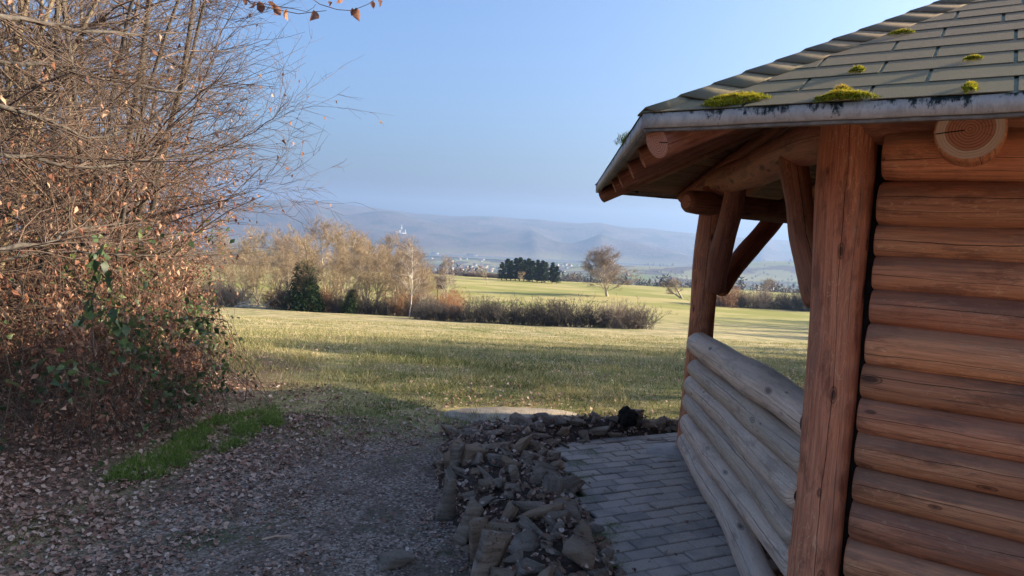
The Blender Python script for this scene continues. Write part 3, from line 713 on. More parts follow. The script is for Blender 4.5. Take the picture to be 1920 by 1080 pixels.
# moss cushions on the shingles
MAT['moss'] = leaf_mat('roof_moss', [(0.10, 0.12, 0.010), (0.32, 0.31, 0.02), (0.55, 0.48, 0.03), (0.60, 0.38, 0.06)], 0.35, 0.8)
def hit_face(px, py, fr, lift=0.012):
    m, u, v, n_ = fr; D = ray(px, py); t = np.dot(m + n_ * lift - EYE, n_) / np.dot(D, n_); return EYE + D * t
for px, py, su, sv, hh, nbl in [(1382, 186, .070, .035, .020, 2600), (1352, 194, .045, .018, .012, 900), (1580, 183, .060, .018, .020, 1900), (1578, 172, .022, .012, .020, 500), (1690, 61, .030, .010, .012, 400), (1608, 131, .016, .014, .014, 350), (1826, 109, .018, .008, .010, 250), (1819, 163, .012, .030, .012, 500)]:
    p0 = hit_face(px, py, fr0); m, u, v, n_ = fr0; q = rng.normal(0, .42, (nbl, 2)); rad = np.linalg.norm(q, axis=1); lump_ = 0.5 + vnoise(q[:, 0] * 10, q[:, 1] * 10, 1.6, nbl)
    keep = rad < (0.72 + 0.5 * vnoise(np.arctan2(q[:, 1], q[:, 0]) * 2 + 9, q[:, 1] * 0 + px, 0.8, 4))
    pos = p0 + q[:, :1] * su * u * 1.5 + q[:, 1:] * sv * v * 1.5
    hgt_ = (hh * np.clip(1 - rad ** 2, 0, 1) * lump_)
    pos = pos + n_ * (hgt_ * 0.6)[:, None]
    b = Buf(); pk = pos[keep]; hk = hgt_[keep]; blades_np(b, pk - n_ * 0.006, 0.010 + hk * .3, 0.0034, lean=0.8, val=np.clip(hk / hh * .5 + rng.uniform(0, .4, len(pk)) + (.25 if px == 1578 else 0), 0, 1))
    for _ in range(1): litter_np(b, pk[::3] - n_ * 0.002, 0.012, tilt=0.6, val=rng.uniform(0, .5, len(pk[::3])))
    to_hut(obj('moss_cushion', b.mesh('moss_cushion', MAT['moss'])))
for q_ in range(26):
    u_, j_ = rng.uniform(-1.5, .4), rng.integers(0, 9); m, u, v, n_ = fr0; p0 = m + u * u_ + v * (j_ * EXP - .006) + n_ * .012; nb_ = int(rng.uniform(40, 160)); q = rng.normal(0, 1, (nb_, 2)); b = Buf()
    blades_np(b, p0 + q[:, :1] * u * rng.uniform(.01, .035) + q[:, 1:] * v * .004, .008, .003, lean=.9, val=rng.uniform(0, .35, nb_)); to_hut(obj('moss_cushion', b.mesh('moss_cushion', MAT['moss'])))
p0 = hexpt(1, RE, ZE) * .80 + hexpt(2, RE, ZE) * .20; b = Buf(); pos = p0 + rng.normal(0, [.02, .06, .008], (400, 3)); blades_np(b, pos, 0.025, 0.003, lean=0.7, val=rng.uniform(0, .3, 400)); to_hut(obj('moss_cushion', b.mesh('moss_cushion', MAT['moss'])))
# floor inside the hut
pf = [tuple(hexpt(i, RP - 0.12, 0.012)) for i in range(6)]; me = bpy.data.meshes.new('hut_floor'); me.from_pydata(pf + [(x, y, -0.05) for x, y, z in pf], [], [(5, 4, 3, 2, 1, 0)] + [(i, (i + 1) % 6, 6 + (i + 1) % 6, 6 + i) for i in range(6)])
MAT['concrete'] = simple_mat('rough_concrete', (0.17, 0.16, 0.14), (0.33, 0.31, 0.27), 12, st=0.4)
me.materials.append(MAT['concrete']); obj('hut_floor', me, kind='structure')
# concrete foot under the far post
def disc(name, cx, cy, rx, ry, z0, z1, mat, seed, rz=0, n=40, wob=0.04, **props):
    rg_ = np.random.default_rng(seed); th = np.linspace(0, 2 * np.pi, n, endpoint=False); w_ = 1 + wob * np.sin(th * 3 + seed) + rg_.normal(0, wob * .35, n)
    x = rx * w_ * np.cos(th); y = ry * w_ * np.sin(th); ca, sa = math.cos(rz), math.sin(rz); X_, Y_ = x * ca - y * sa, x * sa + y * ca
    V = np.concatenate([[(0, 0, z1 + .004)], np.stack([X_ * .97, Y_ * .97, np.full(n, z1)], 1), np.stack([X_, Y_, np.full(n, z1 - .012)], 1), np.stack([X_, Y_, np.full(n, z0)], 1)])
    i = np.arange(n); j = (i + 1) % n; b = Buf(); b.add(V, np.stack([0 * i, 1 + i, 1 + j], 1)); b.add(np.zeros((0, 3)), np.zeros((0, 3), int)) if 0 else None
    b.f.append(np.concatenate([np.stack([1 + i, 1 + n + i, 1 + n + j, 1 + j], 1), np.stack([1 + n + i, 1 + 2 * n + i, 1 + 2 * n + j, 1 + n + j], 1)])); b.mi.append(np.zeros(2 * n, int))
    return obj(name, b.mesh(name, mat), None, (cx, cy, 0), **props)
MAT['foot'] = simple_mat('post_footing_concrete', (0.30, 0.26, 0.22), (0.48, 0.42, 0.36), 14, st=0.4)
fx = on_z(1262, 853); o = disc('post_footing', fx[0], fx[1], 0.20, 0.19, -0.05, 0.034, MAT['foot'], 3); o.name = 'post_footing'; M_ = o.matrix_basis.copy(); to_hut(o)

# ------------------------------------------------------------ block paving
k = NB('grey_concrete_paver', 0.78, 0.25); P = k.pos(); a1 = k.noise(P, 160, 3, 0.7); a2 = k.noise(P, 5, 4, 0.6); rr_ = k.orand()
c = k.ramp(a1, (0.3, (0.30, 0.235, 0.185)), (0.7, (0.56, 0.45, 0.36)))
c = k.mix(k.mr(rr_, 0.2, 1, 0, 0.6), c, (0.46, 0.36, 0.30)); c = k.mix(k.mr(k.math('FRACT', k.math('MULTIPLY', rr_, 9.1)), 0.5, 1, 0, 0.5), c, (0.18, 0.16, 0.145)); c = k.mix(k.mr(a2, 0.45, 0.7, 0, 0.5), c, (0.17, 0.15, 0.135))
k.col(c); k.bump(a1, 0.5, 0.003); MAT['paver'] = k.m
pav = empty('paving', (0.6, 3.4, 0)); pav['kind'] = 'structure'
e1_ = np.array([math.sin(R(66)), math.cos(R(66))]); e2_ = np.array([-e1_[1], e1_[0]])
bm = bmesh.new(); bmesh.ops.create_cube(bm, size=1); bmesh.ops.scale(bm, vec=(0.191, 0.0905, 0.06), verts=bm.verts); bmesh.ops.bevel(bm, geom=[e for e in bm.edges if all(v.co.z > 0 for v in e.verts)], offset=0.005, segments=1, affect='EDGES')
pm = bpy.data.meshes.new('paver'); bm.to_mesh(pm); bm.free(); pm.materials.append(MAT['paver'])
def inpoly(x, y, poly):
    ins = False; n = len(poly)
    for i in range(n):
        x1, y1 = poly[i]; x2, y2 = poly[(i + 1) % n]
        if (y1 > y) != (y2 > y) and x < (x2 - x1) * (y - y1) / (y2 - y1) + x1: ins = not ins
    return ins
PPOLY = [(0.38, 5.08), (0.34, 4.9), (0.42, 4.4), (0.42, 3.9), (0.50, 3.6), (0.55, 3.1), (0.60, 2.2), (1.9, 2.2), (1.27, 2.7), (1.40, 4.2), (1.50, 5.2), (1.62, 5.66)]
jm = bpy.data.meshes.new('joint_sand'); jm.from_pydata([(x - .6, y - 3.4, 0.0065) for x, y in PPOLY], [], [tuple(range(len(PPOLY)))]); jm.materials.append(simple_mat('dark_joint_sand', (0.012, 0.010, 0.008), (0.04, 0.034, 0.028), 60)); obj('joint_sand', jm, pav)
for i in range(-14, 34):
    for j in range(-9, 12):
        c_ = np.array([0.6, 3.4]) + e2_ * (i * 0.1) + e1_ * (j * 0.2 + (i % 2) * 0.1)
        if not inpoly(c_[0], c_[1], PPOLY) or math.hypot(c_[0] - fx[0], c_[1] - fx[1]) < 0.12: continue
        obj('paver', pm, pav, (c_[0] - 0.6 + rng.normal(0, .001), c_[1] - 3.4 + rng.normal(0, .001), -0.008 + rng.normal(0, .0018)), (rng.normal(0, .008), rng.normal(0, .006), math.atan2(e1_[1], e1_[0]) + rng.normal(0, .006)))

# ------------------------------------------------------------ stone bed
k = NB('slate_stone', 0.8, 0.22); ob = k.co(); rr_ = k.orand(); P = k.pos()
l1 = k.noise(k.map(ob, (4, 4, 26)), 1, 5, 0.65); l2 = k.noise(P, 34, 7, 0.75); l3 = k.noise(P, 90, 3, 0.7)
c = k.ramp(l1, (0.3, (0.11, 0.075, 0.052)), (0.5, (0.27, 0.195, 0.14)), (0.78, (0.54, 0.42, 0.32)))
c = k.mix(k.mr(rr_, 0.45, 1.0, 0, 0.6), c, (0.38, 0.23, 0.13)); c = k.mix(k.mr(rr_, 0.0, 0.4, 0.4, 0), c, (0.23, 0.195, 0.155))
c = k.mix(k.mr(l2, 0.56, 0.68, 0, 0.6), c, (0.34, 0.31, 0.27)); c = k.mix(k.mr(l2, 0.44, 0.34, 0, 0.6), c, (0.025, 0.022, 0.02))
k.col(c); k.bump(k.math('ADD', k.math('ADD', l1, l2), k.math('MULTIPLY', l3, .6)), 1.0, 0.016); MAT['stone'] = k.m
bm = bmesh.new(); bmesh.ops.create_icosphere(bm, subdivisions=4, radius=1); SV = np.array([v.co[:] for v in bm.verts]); SF = np.array([[v.index for v in f.verts] for f in bm.faces]); bm.free()
bm = bmesh.new(); bmesh.ops.create_icosphere(bm, subdivisions=3, radius=1); SV3 = np.array([v.co[:] for v in bm.verts]); SF3 = np.array([[v.index for v in f.verts] for f in bm.faces]); bm.free()
def rock_mesh(name, dims, seed, hi=False, mat=None, rough=0.05):
    """broken slate: the hull of a few random points, split along flat beds, faces slightly rough"""
    rg_ = np.random.default_rng(seed); bm = bmesh.new(); npt = rg_.integers(9, 14)
    P_ = rg_.uniform(-.5, .5, (npt, 3)); P_[:, 2] = np.sign(P_[:, 2]) * (.28 + .22 * rg_.uniform(0, 1, npt)); P_[:, :2] *= (1 + .25 * rg_.normal(size=(npt, 1)))
    for p_ in P_: bm.verts.new(p_)
    res = bmesh.ops.convex_hull(bm, input=bm.verts); bmesh.ops.delete(bm, geom=[g_ for g_ in res['geom_interior'] if isinstance(g_, bmesh.types.BMVert)], context='VERTS')
    bmesh.ops.subdivide_edges(bm, edges=bm.edges, cuts=3 if hi else 2, use_grid_fill=True); bmesh.ops.triangulate(bm, faces=bm.faces)
    bm.verts.index_update(); V = np.array([v.co[:] for v in bm.verts]); F = np.array([[v.index for v in f.verts] for f in bm.faces]); bm.free()
    V = V / np.abs(V).max(0) * .5; led = rg_.uniform(.0, .03); V[:, :2] *= (1 + led * np.sign(np.sin(V[:, 2:] * rg_.uniform(10, 20) + rg_.uniform(0, 6))))
    V += rough * .45 * (np.stack([vnoise(V[:, 0] * 7 + 50 + q * 7, V[:, 1] * 7 + V[:, 2] * 5 + 50, 1., seed + q) for q in range(3)], 1) - .5)
    b = Buf(); b.add(V * np.array(dims), F); return b.mesh(name, mat or MAT['stone'])
bed = empty('stone_bed', (0.05, 4.2, 0), label='long bed of jagged dark stones between the gravel path and the block paving', category='stone bed')
OUT = [(-0.42, 5.15), (-0.47, 4.7), (-0.43, 4.27), (-0.33, 3.85), (-0.22, 3.5), (-0.12, 3.07), (0.0, 2.3)]
INN = [(0.62, 2.3), (0.60, 3.1), (0.52, 3.6), (0.47, 4.0), (0.42, 4.4), (0.38, 5.02), (0.9, 5.33), (1.5, 5.68)]
TOPB = [(1.5, 5.86), (1.0, 5.84), (0.5, 5.66), (0.1, 5.52), (-0.25, 5.38)]
BPOLY = OUT[::-1][:0] + OUT + INN + TOPB
def edge_dist(x, y):
    d = 9
    for i in range(len(BPOLY)):
        a = np.array(BPOLY[i]); c_ = np.array(BPOLY[(i + 1) % len(BPOLY)]); t = np.clip(np.dot([x, y] - a, c_ - a) / np.dot(c_ - a, c_ - a), 0, 1); d = min(d, np.linalg.norm([x, y] - a - (c_ - a) * t))
    return d
def bed_z(x, y):
    return 0.11 * min(1, edge_dist(x, y) / 0.22) if inpoly(x, y, BPOLY) else 0
gx = np.linspace(-0.7, 1.7, 70); gy = np.linspace(2.1, 6.1, 110); V = np.array([(x - .05, y - 4.2, (bed_z(x, y) + 0.02 * (vnoise(x, y, .08, 2) - .3)) if inpoly(x, y, BPOLY) else -0.03) for y in gy for x in gx])
I = np.arange(109)[:, None] * 70 + np.arange(69)[None]; b = Buf(); b.add(V, np.stack([I, I + 1, I + 71, I + 70], -1).reshape(-1, 4))
MAT['soil'] = simple_mat('dark_bed_soil', (0.03, 0.021, 0.016), (0.10, 0.066, 0.048), 30, st=0.6)
obj('soil', b.mesh('soil', MAT['soil'], True), bed)
placed = []
def put_stone(x, y, dims, rot, seed, hi=False, sink=0.3, zadd=0.0):
    o = obj('stone', rock_mesh('stone', dims, seed, hi), bed, (x - .05, y - 4.2, bed_z(x, y) + dims[2] * (0.5 - sink) + zadd), rot); placed.append((x, y, max(dims) * .5)); return o
hero = [  # px, py of centre, dims (m), rotation
    (838, 945, (.13, .11, .30), (.05, .06, .3)), (874, 985, (.13, .12, .28), (-.05, .1, .5)), (900, 1022, (.12, .08, .27), (.08, -.05, .2)), (920, 1066, (.19, .12, .28), (0, .25, .9)),
    (858, 872, (.12, .09, .20), (.1, -.1, .2)), (836, 862, (.11, .1, .16), (.2, 0, .1)), (1032, 925, (.15, .30, .13), (.55, -.3, -.35)), (1060, 905, (.12, .30, .10), (.3, -.2, -.75)), (1010, 905, (.10, .2, .09), (.9, .2, -.2)),
    (882, 865, (.2, .17, .13), (.2, .1, .4)), (1000, 862, (.22, .12, .06), (.1, .05, .2)), (1025, 845, (.26, .15, .05), (.05, .05, .1)), (985, 965, (.22, .14, .10), (0, .1, -.1)), (1020, 975, (.36, .13, .09), (.05, -.12, .35)), (1060, 960, (.16, .22, .07), (.1, .15, .1)),
    (950, 1003, (.26, .12, .07), (0, -.05, .1)), (1085, 1000, (.16, .16, .13), (.1, .2, .3)), (988, 1030, (.26, .16, .12), (.1, .1, .1)), (1070, 1058, (.23, .2, .15), (.1, 0, -.2)), (1000, 1070, (.18, .12, .08), (0, .1, .2)), (945, 1075, (.13, .13, .1), (.2, 0, 0)),
    (895, 815, (.30, .16, .05), (.05, .18, .3)), (925, 822, (.2, .12, .06), (.3, 0, .5)), (960, 805, (.28, .12, .06), (.1, -.1, .5)), (975, 797, (.2, .13, .09), (.1, .2, 0)), (1015, 812, (.26, .12, .05), (0, .1, .3)), (1080, 797, (.22, .12, .07), (.2, .1, -.2)), (1120, 800, (.22, .12, .06), (.1, -.2, -.4)),
    (1190, 802, (.34, .10, .06), (.1, 0, .1)), (1230, 808, (.36, .09, .05), (0, .05, .25)), (955, 885, (.14, .12, .12), (.4, 0, .2)), (930, 850, (.22, .12, .07), (.7, .1, .4)), (1045, 985, (.18, .12, .07), (.2, 0, .2))]
for i, (px, py, dm, rt_) in enumerate(hero):
    p_ = on_z(px, py, 0.10); put_stone(p_[0], p_[1], tuple(q * 1.0 for q in dm), rt_, 500 + i, dm[0] * dm[1] > .012, 0.28 if dm[2] < .2 else 0.15, 0.0)
rg2 = random.Random(12); tries = 0
while len(placed) < 285 and tries < 9000:
    tries += 1
    x, y = rg2.uniform(-.5, 1.5), rg2.uniform(2.5, 5.95)
    if not inpoly(x, y, BPOLY): continue
    s_ = rg2.uniform(.10, .22) if rg2.random() < .62 else rg2.uniform(.05, .10)
    if any(math.hypot(x - a, y - c_) < (s_ * .5 + r_) * .52 for a, c_, r_ in placed): continue
    put_stone(x, y, (s_ * rg2.uniform(.8, 1.3), s_ * rg2.uniform(.5, .9), s_ * rg2.uniform(.25, .55)), (rg2.gauss(0, .40), rg2.gauss(0, .40), rg2.uniform(0, 6.28)), 700 + len(placed), False, 0.12)
p_ = on_z(732, 1062); o = obj('loose_stone', rock_mesh('loose_stone', (.20, .15, .10), 901, True), None, (p_[0], p_[1], 0.03), (.1, .12, .5), label='single pale grey stone lying alone on the gravel path', category='stone')
# charred stump on the far end of the bed
p_ = on_z(1176, 796, 0.08)
k = simple_mat('black_stump_wood', (0.008, 0.007, 0.006), (0.035, 0.03, 0.025), 40, st=0.8)
b = Buf(); V = SV * np.array([1, 1, 1]); V = V * (1 + .35 * (vnoise(V[:, 0] * 2 + 9, V[:, 1] * 2 + V[:, 2] + 9, .7, 5)[:, None] - .5) + .25 * (vnoise(V[:, 0] * 5 + 9, V[:, 2] * 5 + 9, .7, 6)[:, None] - .5)); V[:, :2] *= (1.15 - .28 * V[:, 2:])
b.add(V * np.array([.075, .065, .075]), SF); obj('stump', b.mesh('stump', k), None, (p_[0], p_[1], 0.15), (0, -.2, .3), label='small black charred stump standing at the far end of the stone bed', category='stump')
# stone slab beyond the bed
MAT['slab'] = simple_mat('sandy_slab', (0.22, 0.18, 0.13), (0.42, 0.36, 0.28), 5, st=0.5, det=8)
disc('ground_slab', 0.08, 5.86, 0.60, 0.30, -0.05, 0.014, MAT['slab'], 6, 0.12, 60, 0.05, label='flat pale round slab set in the grass beyond the stone bed', category='slab')

# ------------------------------------------------------------ roadside thicket on the left
BE = [-.30, -.24, -.2, -.13, -.05, .0, .04, .12, .19, .26, .336, .6]
BX = [-.375, -.39, -.425, -.435, -.425, -.395, -.37, -.355, -.335, -.37, -.39, -.47]
brg = np.random.default_rng(123)
def bound(P0_, off=0.0):              # ragged edge of the thicket along the path: thins out over half a metre
    x, y, z = P0_[:, 0], P0_[:, 1], P0_[:, 2]
    lim = np.interp((z - 1.6) / np.maximum(y, 1), BE, BX)
    return (lim - x / np.maximum(y, 1) + off * .08) > brg.gamma(1.1, .034, len(x)) + .008
def beech(name, base, nst, lean, ln, rad, seed, label, per=(17, 9, 5), spread=0.25, leafz=(1.5, 2.35), mat='bark_grey', group=None, off=0.0, leafd=1.0, l1=(1.1, 2.3), tmin=.1, cap=None, l1bias=(0.03, -0.012, 0.018)):
    rg = np.random.default_rng(seed); base = np.array([base[0], base[1], gz(*base) - 0.05])
    root = empty(name, base, 0, label=label, category='tree'); 
    if group: root['group'] = group
    st_ = base + np.stack([rg.normal(0, spread * .5, nst), rg.normal(0, spread * .5, nst), np.zeros(nst)], 1)
    d0 = np.stack([lean[0] + rg.normal(0, spread * .7, nst), lean[1] + rg.normal(0, spread * .5, nst), np.ones(nst)], 1)
    L0 = ln * rg.uniform(.8, 1.15, nst); r0 = rad * rg.uniform(.7, 1.2, nst)
    A = curves(st_, d0, L0, 11, .045, .0, rg=rg); A = A[A[:, -1, 0] / A[:, -1, 1] < -.40]; r0 = r0[:len(A)]; bt = Buf(); V, F, _ = tubes(A, r0, .007, 6); bt.add(V - base, F)
    obj('trunk', bt.mesh('trunk', MAT[mat], True), root)
    p, d, t, r = kids(A, r0, .007, per[0], tmin, 1, .7, 1.35, rg)
    kp = bound(p, off + .1); p, d, t, r = p[kp], d[kp], t[kp], r[kp]
    L1 = rg.uniform(*l1, len(p)) * (1 - .45 * t); B = curves(p, d, L1, 8, .10, 0, np.array(l1bias), rg)
    rB = np.minimum(r * .6, .013)
    q, e_, t2, r2 = kids(B, rB, .0025, per[1], .12, 1, .4, 1.0, rg, .5)
    kp = bound(q, off); q, e_, t2, r2 = q[kp], e_[kp], t2[kp], r2[kp]
    Cc = curves(q, e_, rg.uniform(.3, .85, len(q)) * (1 - .4 * t2), 6, .16, .02, rg=rg)
    s_, g_, t3, r3 = kids(Cc, r2 * .6, .0014, per[2], .1, 1, .4, 1.0, rg, .3)
    kp = bound(s_, off + .06); s_, g_, t3, r3 = s_[kp], g_[kp], t3[kp], r3[kp]
    D = curves(s_, g_, rg.uniform(.09, .33, len(s_)), 4, .2, .03, rg=rg)
    endB = bound(B[:, -1], off + .35)
    bb = Buf()
    for PP, a_, c_, sd in ((B[endB], rB[endB], .0022, 4), (Cc, np.minimum(r2 * .6, .0042), .0013, 3), (D, .0019, .0009, 3)):
        V, F, _ = tubes(PP, a_, c_, sd); bb.add(V - base, F)
    obj('branches', bb.mesh('branches', MAT['twig']), root, kind='stuff')
    # withered leaves that stay on the twigs
    pos = np.concatenate([D[:, -1], D[:, 1], D[:, 2], Cc[:, 3], Cc[:, -1]]); dr = np.concatenate([D[:, -1] - D[:, -2]] * 3 + [Cc[:, -1] - Cc[:, -2]] * 2)
    zz = pos[:, 2] + rg.normal(0, .15, len(pos)); pr = leafd * (0.46 * np.clip((leafz[1] - zz) / (leafz[1] - leafz[0]), 0, 1) ** 1.3 + 0.008)
    pr = pr * (0.25 + 1.5 * vnoise(pos[:, 0] * 1 + pos[:, 1] + 40, pos[:, 2] + 40, .35, seed)); kp = rg.uniform(0, 1, len(pos)) < pr
    pos = pos[kp]; dr = norm(dr[kp]) * .5 + np.array([0, 0, -.7]) + rg.normal(0, .35, (kp.sum(), 3))
    lb = Buf(); leaves_np(lb, pos - base, dr, rg.uniform(.024, .050, len(pos)), rg=rg, width=.5, fold=.6, val=np.clip(vnoise(pos[:, 0] * 3 + 30, pos[:, 2] * 3 + 30, 1, 4) * .6 + rg.uniform(0, .5, len(pos)), 0, 1))
    obj('leaves', lb.mesh('leaves', MAT['beech_leaf']), root, kind='stuff')
    return root, Cc, base
beech('beech_tree', (-4.15, 6.9), 6, (.30, .0), 5.2, .042, 1, 'multi-stemmed beech leaning out over the meadow, bare twigs against the sky', (19, 9, 5))
beech('beech_tree', (-3.55, 5.5), 5, (.22, -.05), 4.6, .030, 2, 'beech with grey leaning stems and rusty leaves nearest the meadow edge', (19, 9, 5), off=-.05)
beech('beech_tree', (-5.3, 7.6), 5, (.18, -.1), 5.6, .045, 3, 'pale-stemmed beech standing deep inside the left thicket', (20, 10, 5), mat='bark_pale')
beech('beech_tree', (-3.9, 4.3), 5, (-.02, -.02), 4.6, .034, 4, 'young beech at the left edge of the picture full of crossing twigs', (20, 10, 5), leafz=(1.4, 2.5))
beech('beech_tree', (-6.6, 10.5), 6, (.10, -.15), 6.5, .05, 5, 'tall beech farther back behind the left thicket', (20, 9, 5), mat='bark_pale', leafz=(2.2, 4.4))
beech('beech_tree', (-4.8, 5.6), 6, (.05, .05), 5.0, .036, 6, 'slender beech between the pale stems and the left picture edge', (20, 10, 5), mat='bark_pale', leafz=(1.6, 2.7))
beech('beech_tree', (-4.9, 9.0), 5, (.16, .0), 4.2, .030, 14, 'low spreading beech at the far end of the thicket with reddish leaves', (24, 10, 6), leafz=(2.0, 3.2), off=-.1)
# long low boughs reaching in from a tree left of the picture
def bough(pts, r0, seed, label, leafd=.5, lz=(1.6, 2.6), tw=26, free=False):
    rg = np.random.default_rng(seed); A = np.array(pts, float)
    tt = np.linspace(0, 1, 16); seg = np.linspace(0, 1, len(A)); A = np.stack([np.interp(tt, seg, A[:, i]) for i in range(3)], 1); A[1:-1] = (A[:-2] + A[1:-1] * 2 + A[2:]) / 4; A = A[None] + rg.normal(0, .006, (1, 16, 3))
    base = A[0, 0].copy(); root = empty('overhanging_bough', base, 0, label=label, category='branch', group='boughs reaching in from the left')
    b = Buf(); V, F, _ = tubes(A, r0, r0 * .25, 7); b.add(V - base, F); obj('limb', b.mesh('limb', MAT['bark_grey'], True), root)
    q, e_, t2, r2 = kids(A, r0, r0 * .3, tw, .05, 1, .4, 1.0, rg, .4); kq = bound(q, .1) | free; q, e_, t2, r2 = q[kq], e_[kq], t2[kq], r2[kq]
    Cc = curves(q, e_, rg.uniform(.25, .9, len(q)), 6, .13, .01, rg=rg); s_, g_, t3, r3 = kids(Cc, .004, .0012, 8, .1, 1, .4, 1.0, rg, .3); kq = bound(s_, .12) | free; s_, g_ = s_[kq], g_[kq]
    D = curves(s_, g_, rg.uniform(.08, .3, len(s_)), 4, .2, .02, rg=rg)
    b = Buf()
    for PP, a_, c_ in ((Cc, np.minimum(r2 * .5, .004), .0012), (D, .0016, .0008)): V, F, _ = tubes(PP, a_, c_, 3); b.add(V - base, F)
    obj('twigs', b.mesh('twigs', MAT['twig']), root, kind='stuff')
    pos = np.concatenate([D[:, -1], D[:, 2]]); kp = rg.uniform(0, 1, len(pos)) < leafd * .5; pos = pos[kp]
    b = Buf(); leaves_np(b, pos - base, rg.normal(0, .4, (len(pos), 3)) + [0, 0, -.8], rg.uniform(.03, .055, len(pos)), rg=rg, fold=.6); obj('leaves', b.mesh('leaves', MAT['beech_leaf']), root, kind='stuff')
for i, (pp, r0, lab, ld) in enumerate([
    ([(-60, 190, 3.3), (60, 215, 3.5), (105, 232, 3.8), (160, 260, 4.1), (260, 240, 4.4)], .014, 'dark bough crossing the upper left corner below the top branches', .08),
    ([(-60, 30, 3.3), (50, 35, 3.6), (140, 55, 3.8), (240, 65, 4.2), (330, 62, 4.6)], .016, 'topmost dark bough entering at the upper left corner', .05),
    ([(-60, 280, 3.4), (60, 300, 3.7), (160, 318, 3.9), (280, 300, 4.4), (400, 290, 5.0)], .013, 'dark bough level with the far ridge line', .15),
    ([(-60, 478, 3.2), (40, 462, 3.4), (90, 458, 3.6), (130, 432, 3.8), (230, 420, 4.4)], .015, 'thick dark bough entering at mid height from the left', .5),
    ([(-60, 500, 3.6), (100, 470, 4.0), (220, 478, 4.4), (330, 485, 5.0), (430, 470, 5.4)], .010, 'long thin bough drooping with rusty leaves above the brambles', 1.0),
    ([(-60, 110, 3.6), (80, 120, 4.0), (200, 150, 4.3), (330, 175, 4.9), (420, 160, 5.4)], .012, 'slim dark bough in the bare upper crown on the left', .1)]):
    pp = [(-1500, pp[0][1] + 60, pp[0][2] + .3)] + pp
    bough([at_depth(*p_) for p_ in pp], r0 * 1.25, 60 + i, lab, ld, tw=40)
for i, (pp, r0, lab) in enumerate([([(300, 330, 5.9), (400, 285, 6.0), (470, 250, 6.0), (515, 220, 6.0), (546, 182, 6.0)], .006, 'thin bough curving up farthest to the right against the blue sky'), ([(300, 400, 5.6), (380, 385, 5.6), (440, 372, 5.6), (480, 352, 5.6), (512, 358, 5.6)], .005, 'thin twiggy bough reaching right at the ridge line'), ([(250, 260, 5.6), (340, 170, 5.7), (400, 90, 5.8), (440, 20, 5.8), (460, -30, 5.8)], .007, 'slim rising bough at the right edge of the bare crown')]):
    bough([at_depth(*p_) for p_ in pp], r0, 80 + i, lab, .1, tw=34, free=True)

# undergrowth: three thickets of stems and leaves
UP = [(-2.0, 5.9), (-2.12, 5.2), (-2.3, 4.6), (-2.5, 4.1), (-2.85, 3.65), (-3.6, 3.3), (-5.4, 3.4), (-7, 9.5), (-3.5, 9.5), (-2.7, 7.4)]
def under(name, label, cat, n, sel, hgt, nb, ng, seed, stems_mat='twig', gsz=(.03, .06)):
    rg = np.random.default_rng(seed); pts = []
    while len(pts) < n:
        x, y = rg.uniform(-7, -1.9), rg.uniform(3.2, 9.5)
        if inpoly(x, y, UP) and sel(x, y) and rg.uniform() < np.clip(1.3 - (-x / y - .40) * 2.2, .12, 1): pts.append((x, y, gz(x, y)))
    p = np.array(pts); base = np.array([p[:, 0].mean(), p[:, 1].mean(), 0.1]); root = empty(name, base, 0, label=label, category=cat)
    d = rg.normal(0, .45, (n, 3)); d[:, 2] = 1
    A = curves(p, d, rg.uniform(.5, 1.0, n) * hgt(p), 8, .17, -.07, rg=rg); kp = bound(A[:, -1], .22) & (A[:, -1, 2] > 0); A = A[kp]
    q, e_, t2, r2 = kids(A, .004, .0015, 5, .1, 1, .5, 1.3, rg); Bq = curves(q, e_, rg.uniform(.1, .4, len(q)), 5, .25, -.02, rg=rg); Bq = Bq[bound(Bq[:, -1], .2)]
    b = Buf(); V, F, _ = tubes(A, rg.uniform(.0018, .0045, len(A)), .0012, 3); b.add(V - base, F); V, F, _ = tubes(Bq, .0016, .0008, 3); b.add(V - base, F)
    obj('stems', b.mesh('stems', MAT[stems_mat]), root, kind='stuff')
    allp = np.concatenate([A[:, 2:].reshape(-1, 3), Bq[:, 1:].reshape(-1, 3)])
    cl = vnoise(allp[:, 0] * 1 + allp[:, 1] * .5 + 50, allp[:, 2] + 50 + allp[:, 1] * .3, .28, seed)
    for nn, mt, lo, nm, hi in ((nb, 'beech_leaf', False, 'dry_leaves', 0), (ng, 'green_leaf', True, 'green_leaves', 0)):
        if not nn: continue
        wgt = np.clip((cl - .45) * 4, .02, 1) if lo else np.clip((.75 - cl) * 3, .05, 1); i = rg.choice(len(allp), nn, p=wgt / wgt.sum()); pos = allp[i] + rg.normal(0, .02, (nn, 3))
        dr = rg.normal(0, .6, (nn, 3)) + ([.2, -.3, -.1] if lo else [0, 0, -.6]); sz = rg.uniform(*gsz, nn) if lo else rg.uniform(.025, .055, nn)
        b = Buf(); leaves_np(b, pos - base, dr, sz, rg=rg, width=.72 if lo else .5, fold=.3 if lo else .6); obj(nm, b.mesh(nm, MAT[mt]), root, kind='stuff')
left = lambda x, y: x / y < -.60
midd = lambda x, y: -.62 < x / y < -.46
righ = lambda x, y: x / y > -.50
under('brush', 'rust-leaved brush at the lower left edge in the shade', 'shrub', 950, left, lambda p: 1.75, 13500, 1300, 31)
under('bramble_thicket', 'dark bramble thicket with green leaves and arching stems in the middle of the roadside growth', 'bramble', 900, midd, lambda p: 1.65, 8500, 4800, 32)
under('dry_shrub', 'low twiggy shrub with dry stems where the thicket meets the meadow', 'shrub', 700, righ, lambda p: 1.15, 3800, 1900, 33)
